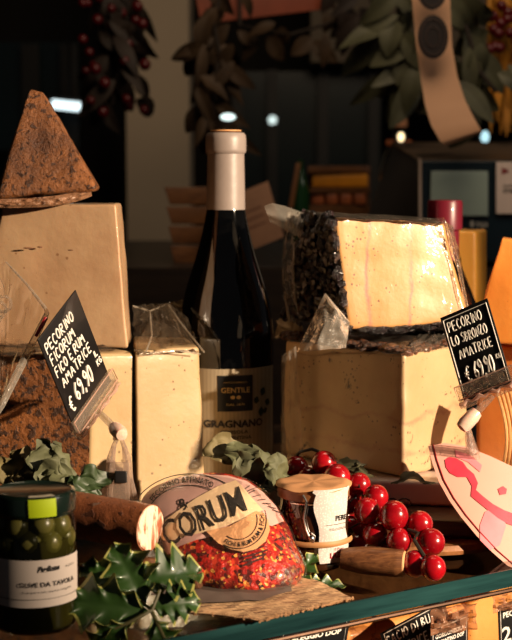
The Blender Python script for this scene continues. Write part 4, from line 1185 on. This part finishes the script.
part(body, 'pink_flower_print', mb, plain('pink_watercolour', (218,120,128), .3, .15, 60, Coat_Weight=.7), weld=False)
mb = MB()
mb.patch([(455,450),(470,455),(482,465),(480,472),(468,462),(456,457)], 3, lambda x, y: pp(x, y, .0006))
part(body, 'pink_flower_print', mb, plain('pink_watercolour', (218,120,128), .3, .15, 60, Coat_Weight=.7), weld=False)
mb = MB(); inn = [(RIM[i][0]+5, RIM[i][1]-2) for i in range(9)]
mb.tube([pp(x, y, .0008) for x, y in inn], .0004, 6)
part(body, 'red_border_line', mb, m_red_ink)

# ================================================================== BACKGROUND: SCALE
r = thing('shop_scale', 'dark counter scale with grey screen behind the right cheeses', 'scale', pt(450,320,1.9))
d = 1.9
m_case = plain('dark_brown_casing', (52,42,36), .5, .1, 10)
m_case2 = plain('near_black_front', (24,40,50), .3, .1, 10)
# left housing: slanted side
mb = MB().rbox(hexpts((pt(352,262,2.12), pt(392,145,2.12)), (pt(419,262,d), pt(419,158,d)), (pt(352,262,2.2), pt(392,145,2.2)), (pt(560,262,2.2), pt(560,140,2.2))), .004, 10)
part(r, 'side_housing', mb, m_case)
mb = MB().rbox(hexpts((pt(420,262,d-.005), pt(420,160,d-.005)), (pt(600,262,d-.005), pt(600,160,d-.005)), (pt(420,262,2.1), pt(420,160,2.1)), (pt(600,262,2.1), pt(600,160,2.1))), .003, 8)
part(r, 'front_housing', mb, m_case2)
mb = MB().rbox(hexpts((pt(418,160,d-.006), pt(390,142,2.11)), (pt(600,162,d-.006), pt(600,142,2.11)), (pt(420,168,d+.05), pt(392,146,2.15)), (pt(600,168,d+.05), pt(600,146,2.15))), .002, 8)
part(r, 'sloped_hood', mb, plain('brown_grey_hood', (92,76,62), .45, .1, 10))
mb = MB().rbox(hexpts((pt(419,262,d-.012), pt(418.5,158,d-.012)), (pt(422,262,d-.012), pt(421.5,159,d-.012)), (pt(419,262,d), pt(418.5,158,d)), (pt(422,262,d), pt(421.5,159,d))), .0006, 8)
part(r, 'metal_corner', mb, plain('pale_metal_strip', (200,180,165), .4))
sm_ = MB().rbox(hexpts((pt(430,216,d-.010), pt(431,171,d-.010)), (pt(488,216,d-.010), pt(488,171,d-.010)), (pt(430,216,d-.004), pt(431,171,d-.004)), (pt(488,216,d-.004), pt(488,171,d-.004))), .001, 8)
part(r, 'display_screen', sm_, plain('grey_green_screen', (176,196,186), .25, .05, 10))
mb = MB().add([pt(472+1.8*math.cos(q/12*2*PI), 224+3.6*math.sin(q/12*2*PI), d-.0065) for q in range(12)], [list(range(12))])
typeset(mb, 'BIZERBA'[:0]+'ITALIA', 482, 227, 7, lambda x, y: pt(x, y, d-.0065), fit=12, bold=.2)
part(r, 'maker_mark', mb, plain('white_mark', (190,185,175), .5), weld=False)
mb = MB().rbox(hexpts((pt(496,214,d-.012), pt(496,162,d-.012)), (pt(560,214,d-.012), pt(560,162,d-.012)), (pt(496,214,d-.006), pt(496,162,d-.006)), (pt(560,214,d-.006), pt(560,162,d-.006))), .001, 8)
stk = part(r, 'white_sticker', mb, plain('white_sticker', (245,225,215), .5, .03))
mb = MB()
pz = lambda x, y: pt(x, y, d-.0127)
mb.add([pz(502,167), pz(507,171), pz(502,175)], [[0,1,2]]); mb.add([pz(506,168), pz(509,171), pz(506,174)], [[0,1,2]])
part(stk, 'red_logo', mb, m_red_ink, weld=False)
mb = MB(); typeset(mb, 'assistenza', 503, 187, 5, pz, 'L'); typeset(mb, '0746 825', 503, 193, 6, pz, 'L', bold=.1)
part(stk, 'small_lettering', mb, m_black_ink, weld=False)

# bottle on the far shelf with red cap
c_ = pt(399, 262, 2.3); c_.z = pt(0,262,2.0).z+.001
r = thing('wine_bottle', 'distant wine bottle with red cap above the scale', 'wine bottle', c_)
zz = lambda y: pt(399, y, 2.3).z-c_.z
part(r, 'bottle_glass', MB().lathe([(.001,0),(.03,0),(.032,.004),(.032,zz(170)),(.026,zz(155)),(.012,zz(140)),(.0095,zz(130)),(.0095,zz(92))], c_, n=32), m_bglass)
part(r, 'foil_capsule', MB().lathe([(.0098,zz(117)),(.0098,zz(100)),(.0105,zz(98)),(.0105,zz(89)),(.001,zz(88.5))], c_, n=28), plain('bright_red_foil', (150,20,40), .3, .08, 40, Coat_Weight=.4))
part(r, 'neck_band', MB().lathe([(.0108,zz(127)),(.0112,zz(119))], c_, n=28), plain('pale_neck_band', (210,150,110), .5))
mb = MB().rbox(hexpts((pt(386,146,2.24), pt(386,140,2.24)), (pt(412,146,2.24), pt(412,140,2.24)), (pt(386,146,2.28), pt(386,140,2.28)), (pt(412,146,2.28), pt(412,140,2.28))), .002, 8)
single('wooden_block', mb, plain('orange_wood_block', (200,110,60), .5), 'small orange wooden block on the scale hood below the red capped bottle', 'block')

# ribbon with dark seals
d = 1.75
Lp = [(411,-40),(412,0),(416,45),(421,80),(425,105),(431,125),(440,141),(446,146)]; Rp = [(450,-40),(450,0),(452,45),(457,75),(465,100),(474,118),(481,130),(482,133)]
def rib(u, v, k=0):
    q = v*(len(Lp)-1); i = min(len(Lp)-2, int(q)); f_ = q-i
    l = lerp(Vector(Lp[i]), Vector(Lp[i+1]), f_); r2 = lerp(Vector(Rp[i]), Vector(Rp[i+1]), f_); p = lerp(l, r2, u)
    return pt(p.x, p.y, d-.05*v*v+.03*v**6-k)
r = thing('hanging_ribbon', 'wide tan ribbon with two black oval seals hanging at top right', 'ribbon', pt(460,140,1.73))
band_ = part(r, 'ribbon_band', MB().grid(lambda u, v: rib(u, v), 10, 48), plain('tan_ribbon', (212,164,128), .6, .05, 20), weld=False)
for cy_ in (-12, 37):
    rs = [q for q in range(24)]
    mb = MB().add([pt(432+(cy_ > 0)*1+15.5*math.cos(q/24*2*PI), cy_+22*math.sin(q/24*2*PI), d-.03) for q in rs], [rs])
    s_ = part(band_, 'oval_seal', mb, plain('dark_seal', (34,26,26), .5), weld=False)
    mb = MB().tube([pt(432+(cy_ > 0)*1+12.5*math.cos(q/24*2*PI), cy_+18*math.sin(q/24*2*PI), d-.031) for q in range(25)], .0005, 5)
    mb.tube([pt(432+(cy_ > 0)*1+7*math.cos(q/24*2*PI), cy_+10*math.sin(q/24*2*PI), d-.031) for q in range(25)], .0004, 5)
    part(s_, 'seal_ring', mb, plain('dull_brown_ring', (80,60,52), .5))

# leaf garlands
def garland(name, label, cat, pts_, m, n, L, W_, spread, stemm, seed, berries=None, droop=-.8, leafname='foliage'):
    random.seed(seed)
    P3 = [pt(*p) for p in pts_]
    r = thing(name, label, cat, P3[-1])
    part(r, 'stem', MB().tube([Vector((P3[0].x, P3[0].y, 1.9))]+P3, .003, 6), stemm)
    mb = MB()
    for k in range(n):
        q = random.random()*(len(P3)-1); i = int(q); b_ = lerp(P3[i], P3[i+1], q-i)
        b_ = b_+Vector((random.uniform(-1,1), random.uniform(-1,1), random.uniform(-1,1)))*spread*.5
        dr = Vector((random.uniform(-1,1), random.uniform(-.6,.6), droop+random.uniform(-.5,.5)))
        leaf(mb, b_, dr, (random.uniform(-.5,.5), -1, random.uniform(-.3,.5)), L*random.uniform(.7,1.2), W_*random.uniform(.7,1.2), random.uniform(.3,1.2), .2, 0, 8, twist=random.uniform(-1,1))
    part(r, leafname, mb, m, smooth=70)
    if berries:
        for k in range(berries[0]):
            mb = MB()
            q = random.random()*(len(P3)-1); i = int(q); b_ = lerp(P3[i], P3[i+1], q-i)
            mb.ball(b_+Vector((random.uniform(-1,1), random.uniform(-1,.2), random.uniform(-1,1)))*spread*.8, random.uniform(.006,.009), 10)
            part(r, 'red_berry', mb, berries[1])
    return r
m_st = plain('dark_twig', (40,30,22), .8)
m_lb = plain('brown_dry_foliage', (60,42,22), .7, .35, 30)
m_lg = plain('grey_green_foliage', (78,78,56), .6, .3, 30)
m_ld = plain('dark_dry_foliage', (40,28,20), .7, .35, 30)
garland('berry_garland', 'dark hanging garland with red berries at top left', 'garland', [(118,-30,2.1),(114,20,2.1),(118,60,2.1),(112,105,2.1)], m_ld, 40, .065, .026, .06, m_st, 3, (36, plain('dark_red_berry', (84,8,14), .35)))
garland('leaf_garland', 'brown dried leaf garland hanging behind the bottle neck', 'garland', [(225,-20,2.0),(213,20,2.0),(220,55,2.0),(212,90,2.0),(222,130,2.0)], m_lb, 42, .060, .024, .045, m_st, 5)
garland('leaf_garland', 'sparse dried leaf swag along the top centre', 'garland', [(240,25,2.2),(290,35,2.2),(340,20,2.2)], m_lb, 9, .05, .022, .04, m_st, 8)
garland('leaf_garland', 'grey green leaf garland left of the tan ribbon', 'garland', [(400,-20,2.0),(398,20,2.0),(408,55,2.0),(418,85,2.0)], m_lg, 34, .075, .03, .06, m_st, 9)
garland('leaf_garland', 'green leaf spray right of the tan ribbon', 'garland', [(455,-10,1.84),(470,40,1.84),(478,70,1.84),(496,92,1.84)], m_lg, 26, .07, .03, .06, m_st, 10)
garland('leaf_garland', 'dark leaves hanging at the top right of centre', 'garland', [(350,-30,2.2),(352,0,2.2),(350,20,2.2)], m_ld, 14, .06, .028, .05, m_st, 12)
# dried yellow strands
random.seed(4)
r = thing('dried_corn_bundle', 'bundle of dried yellow stalks hanging in the top right corner', 'dried bundle', pt(505,140,1.9))
mb = MB()
for k in range(26):
    x = random.uniform(488, 535); mb.tube([pt(x+random.uniform(-3,3), y, 2.06+random.uniform(-.02,.02)) for y in (-30, 10, 50, 90, random.uniform(110,138))], [.003,.004,.004,.0035,.001], 6)
part(r, 'stalks', mb, plain('golden_stalk', (190,130,40), .6, .3, 30))
for k in range(16): part(r, 'red_berry', MB().ball(pt(random.uniform(488,520), random.uniform(5,50), 2.02), .008, 10), MATS['dark_red_berry'])

# crates, cards, boxes behind
m_crate = wood('warm_crate_wood', (90,54,28), (130,84,46), (4, 20, 20))
r = thing('wooden_crate', 'wooden crate behind the left of the bottle', 'crate', pt(190,265,2.0))
mb = MB()
for k in range(4):
    y0 = 187+k*19.5
    mb.rbox(hexpts((pt(170+k*1.5,y0+17.5,1.98), pt(164+k*2,y0,1.98)), (pt(240,y0+17.5,2.0), pt(240,y0,2.0)), (pt(170+k*1.5,y0+17.5,1.995), pt(164+k*2,y0,1.995)), (pt(240,y0+17.5,2.015), pt(240,y0,2.015))), .001, 8)
part(r, 'slats', mb, m_crate)
mb = MB().rbox(hexpts((pt(230,266,1.96), pt(230,185,1.96)), (pt(240,266,1.96), pt(240,185,1.96)), (pt(230,266,1.98), pt(230,185,1.98)), (pt(240,266,1.98), pt(240,185,1.98))), .001, 8)
part(r, 'corner_post', mb, m_crate)
r, fn, W, Hh, n, o_, a, b = sign('cardboard_card', 'tilted brown cardboard card behind the bottle neck', (206,206,1.95), (268,181,1.96), (222,262,1.94), None, cat='card', mat=plain('brown_card', (146,106,80), .7))
mb = MB()
for k in range(3): mb.grid(lambda u, v, k=k: fn(lerp(.25,.8,u), .35+k*.14+v*.02, .0008), 6, 1)
part(r, 'printed_lines', mb, plain('brown_print', (110,64,46), .7), weld=False)
r = thing('wooden_box', 'open wooden box with golden packets on the back counter', 'box', pt(340,215,2.1))
mb = MB()
for (x0_, y0_, x1_, y1_) in ((308,166,370,173), (310,188,370,193), (310,205,370,250)):
    mb.rbox(hexpts((pt(x0_,y1_,2.38), pt(x0_,y0_,2.38)), (pt(x1_,y1_,2.4), pt(x1_,y0_,2.4)), (pt(x0_,y1_,2.46), pt(x0_,y0_,2.46)), (pt(x1_,y1_,2.46), pt(x1_,y0_,2.46))), .001, 8)
mb.rbox(hexpts((pt(308,240,2.45), pt(308,166,2.45)), (pt(370,240,2.45), pt(370,166,2.45)), (pt(308,240,2.47), pt(308,166,2.47)), (pt(370,240,2.47), pt(370,166,2.47))), .001, 8)
part(r, 'shelf_board', mb, m_crate)
mb = MB().rbox(hexpts((pt(312,187.5,2.39), pt(312,174,2.39)), (pt(368,187.5,2.4), pt(368,174,2.4)), (pt(312,187.5,2.44), pt(312,174,2.44)), (pt(368,187.5,2.44), pt(368,174,2.44))), .004, 8)
single('golden_packet', mb, plain('golden_packet', (224,146,34), .4, .2, 20), 'long golden packet on the upper level of the open wooden box', 'packet')
for k, w_ in enumerate(('leftmost', 'second from left', 'third from left', 'rightmost')):
    mb = MB().rbox(hexpts((pt(312+k*14,204.5,2.39), pt(312+k*14,194,2.39)), (pt(324+k*14,204.5,2.39), pt(324+k*14,194,2.39)), (pt(312+k*14,204.5,2.43), pt(312+k*14,194,2.43)), (pt(324+k*14,204.5,2.43), pt(324+k*14,194,2.43))), .003, 8)
    single('small_packet', mb, plain('brown_orange_packet', (180,100,60), .4, .4, 40), 'small orange brown packet in the wooden box, %s of four' % w_, 'packet', 'packets in the open wooden box')
c_ = pt(300, 232, 2.15); c_.z = pt(0,262,2.0).z+.001
zz = lambda y: pt(300, y, 2.15).z-c_.z
r = thing('green_bottle', 'slim green glass bottle beside the open wooden box', 'bottle', c_)
part(r, 'bottle_glass', MB().lathe([(.001,0),(.013,0),(.014,.003),(.014,zz(190)),(.008,zz(176)),(.005,zz(168)),(.005,zz(160)),(.001,zz(159.5))], c_, n=28), plain('deep_green_glass', (24,60,30), .1, .1, 20, Coat_Weight=1.0))
mb = MB().rbox(hexpts((pt(284,232,2.12), pt(296,163,2.12)), (pt(289,232,2.12), pt(301,163,2.12)), (pt(284,232,2.15), pt(296,163,2.15)), (pt(289,232,2.15), pt(301,163,2.15))), .001, 8)
single('wooden_plank', mb, m_crate, 'thin leaning wooden plank left of the green bottle', 'plank')
# back counter that carries them
mb = slab(wp(100,2.1,0).x, wp(640,2.1,0).x, 1.88, 2.6, -.95, pt(0,262,2.0).z)
struct('trim_3', mb, wood('dark_back_counter', (26,18,14), (44,32,24)))
# hanging orange sign at the top
mb = MB().rbox(hexpts((pt(201,24,2.2), pt(190,-30,2.2)), (pt(335,8,2.25), pt(335,-30,2.25)), (pt(201,24,2.22), pt(190,-30,2.22)), (pt(335,8,2.27), pt(335,-30,2.27))), .001, 8)
single('hanging_board', mb, plain('orange_brown_board', (138,62,34), .6), 'orange brown board hanging at the top centre', 'board')

# lamps seen in the background
def lamp(name, label, p, mb, em, cat='lamp'):
    r = thing(name, label, cat, p)
    part(r, 'light_source', mb, em); return r
a_, b_ = pt(52,104,3.1), pt(81,107,3.1)
r = lamp('tube_light', 'glowing white tube light behind the pointed wedge', a_, MB().tube([a_, b_], .010, 10), emit('cool_tube_glow', (215,235,240), 2.0))
part(r, 'hanging_rod', MB().tube([pt(70,98,3.16), Vector((pt(70,98,3.16).x, pt(70,98,3.16).y, 1.9))], .004, 6), m_dark)
part(r, 'fixture', MB().rbox(hexpts((pt(48,101,3.13), pt(48,96,3.13)), (pt(86,104,3.13), pt(86,99,3.13)), (pt(48,101,3.2), pt(48,96,3.2)), (pt(86,104,3.2), pt(86,99,3.2))), .002, 8), m_dark)
for (x, y, rr, sq, lab, em) in ((228,117,.010,(1.6,1,.8),'white spotlight glowing at the left above the bottle cap', emit('cool_spot_glow', (220,240,235), 1.6)),
                          (272.5,120,.009,(1,1,1),'small round spotlight right of the bottle cap', emit('cool_spot_glow2', (220,240,235), 1.2)),
                          (401,137,.009,(.8,1,1.1),'warm round glow below the red capped bottle', emit('warm_spot_glow', (255,225,170), 2.2)),
                          (485,137,.010,(.9,1,1.3),'pale blue spotlight under the ribbon tip', emit('blue_spot_glow', (190,235,245), 1.2)),
                          (458,23,.005,(1,1,1),'tiny yellow light beside the ribbon seals', emit('yellow_spot_glow', (240,210,40), .7))):
    dd = {228: 1.93, 401: 2.2, 485: 2.25, 458: 1.9}.get(x, 3.0)
    p = pt(x, y, dd)
    r = lamp('spotlight', lab, p, MB().ball(p, rr*dd/3*(1), 14, sq), em, 'light')
    part(r, 'lamp_housing', MB().lathe([(rr*1.2*dd/3,.004),(rr*1.2*dd/3,.03),(.001,.032)], p, (0,1,0), 16), m_dark)

# ================================================================== LIGHTS
def look(o, tgt):
    o.rotation_euler = (Vector(tgt)-o.location).to_track_quat('-Z', 'Y').to_euler()
S = bpy.data.lights.new('sun_patch', 'SPOT'); S.energy = 720; S.color = (1, .77, .54); S.spot_size = math.radians(17.5); S.spot_blend = .7; S.shadow_soft_size = .02
o = bpy.data.objects.new('sun_patch', S); C.objects.link(o)
sd = Vector((.81, -.57, .275)).normalized(); tg = Vector((.045, 1.11, .14)); o.location = tg+sd*2.5; look(o, tg)
Sf = bpy.data.lights.new('side_fill', 'AREA'); Sf.energy = 3.2; Sf.color = (1, .84, .70); Sf.size = .3; Sf.size_y = .6; Sf.shape = 'RECTANGLE'  # added area fill from the right, also gives the bottle its side highlight
o = bpy.data.objects.new('side_fill', Sf); C.objects.link(o); o.location = (1.35, .75, 1.2); look(o, (0, 1.15, .1))
Bk = bpy.data.lights.new('back_fill', 'AREA'); Bk.energy = 4.2; Bk.color = (1, .75, .5); Bk.size = .5  # added fill to brighten the dark background, no such lamp stands there
o = bpy.data.objects.new('back_fill', Bk); C.objects.link(o); o.location = (.2, 1.3, 1.1); look(o, (0, 2.7, .25))
w = bpy.data.worlds.new('dim_room'); sc.world = w; w.use_nodes = True
w.node_tree.nodes['Background'].inputs[0].default_value = (.020, .019, .020, 1); w.node_tree.nodes['Background'].inputs[1].default_value = 1

# ================================================================== CAMERA
cam = bpy.data.cameras.new('camera'); co = bpy.data.objects.new('camera', cam); C.objects.link(co)
co.location = (0, 0, H); co.rotation_euler = (math.radians(90)-PITCH, 0, 0)
cam.sensor_fit = 'VERTICAL'; cam.sensor_height = 36; cam.lens = F/640*36; cam.clip_start = .02
cam.dof.use_dof = True; cam.dof.focus_distance = 1.03; cam.dof.aperture_fstop = 11.0
sc.camera = co
sc.view_settings.view_transform = 'Standard'; sc.view_settings.look = 'None'
sc.view_settings.gamma = 1; sc.view_settings.exposure = 0; sc.view_settings.use_curve_mapping = False
sc.cycles.use_denoising = True; sc.cycles.transparent_max_bounces = 24; sc.cycles.max_bounces = 8
sc.cycles.sample_clamp_indirect = 4; sc.cycles.caustics_reflective = False; sc.cycles.caustics_refractive = False
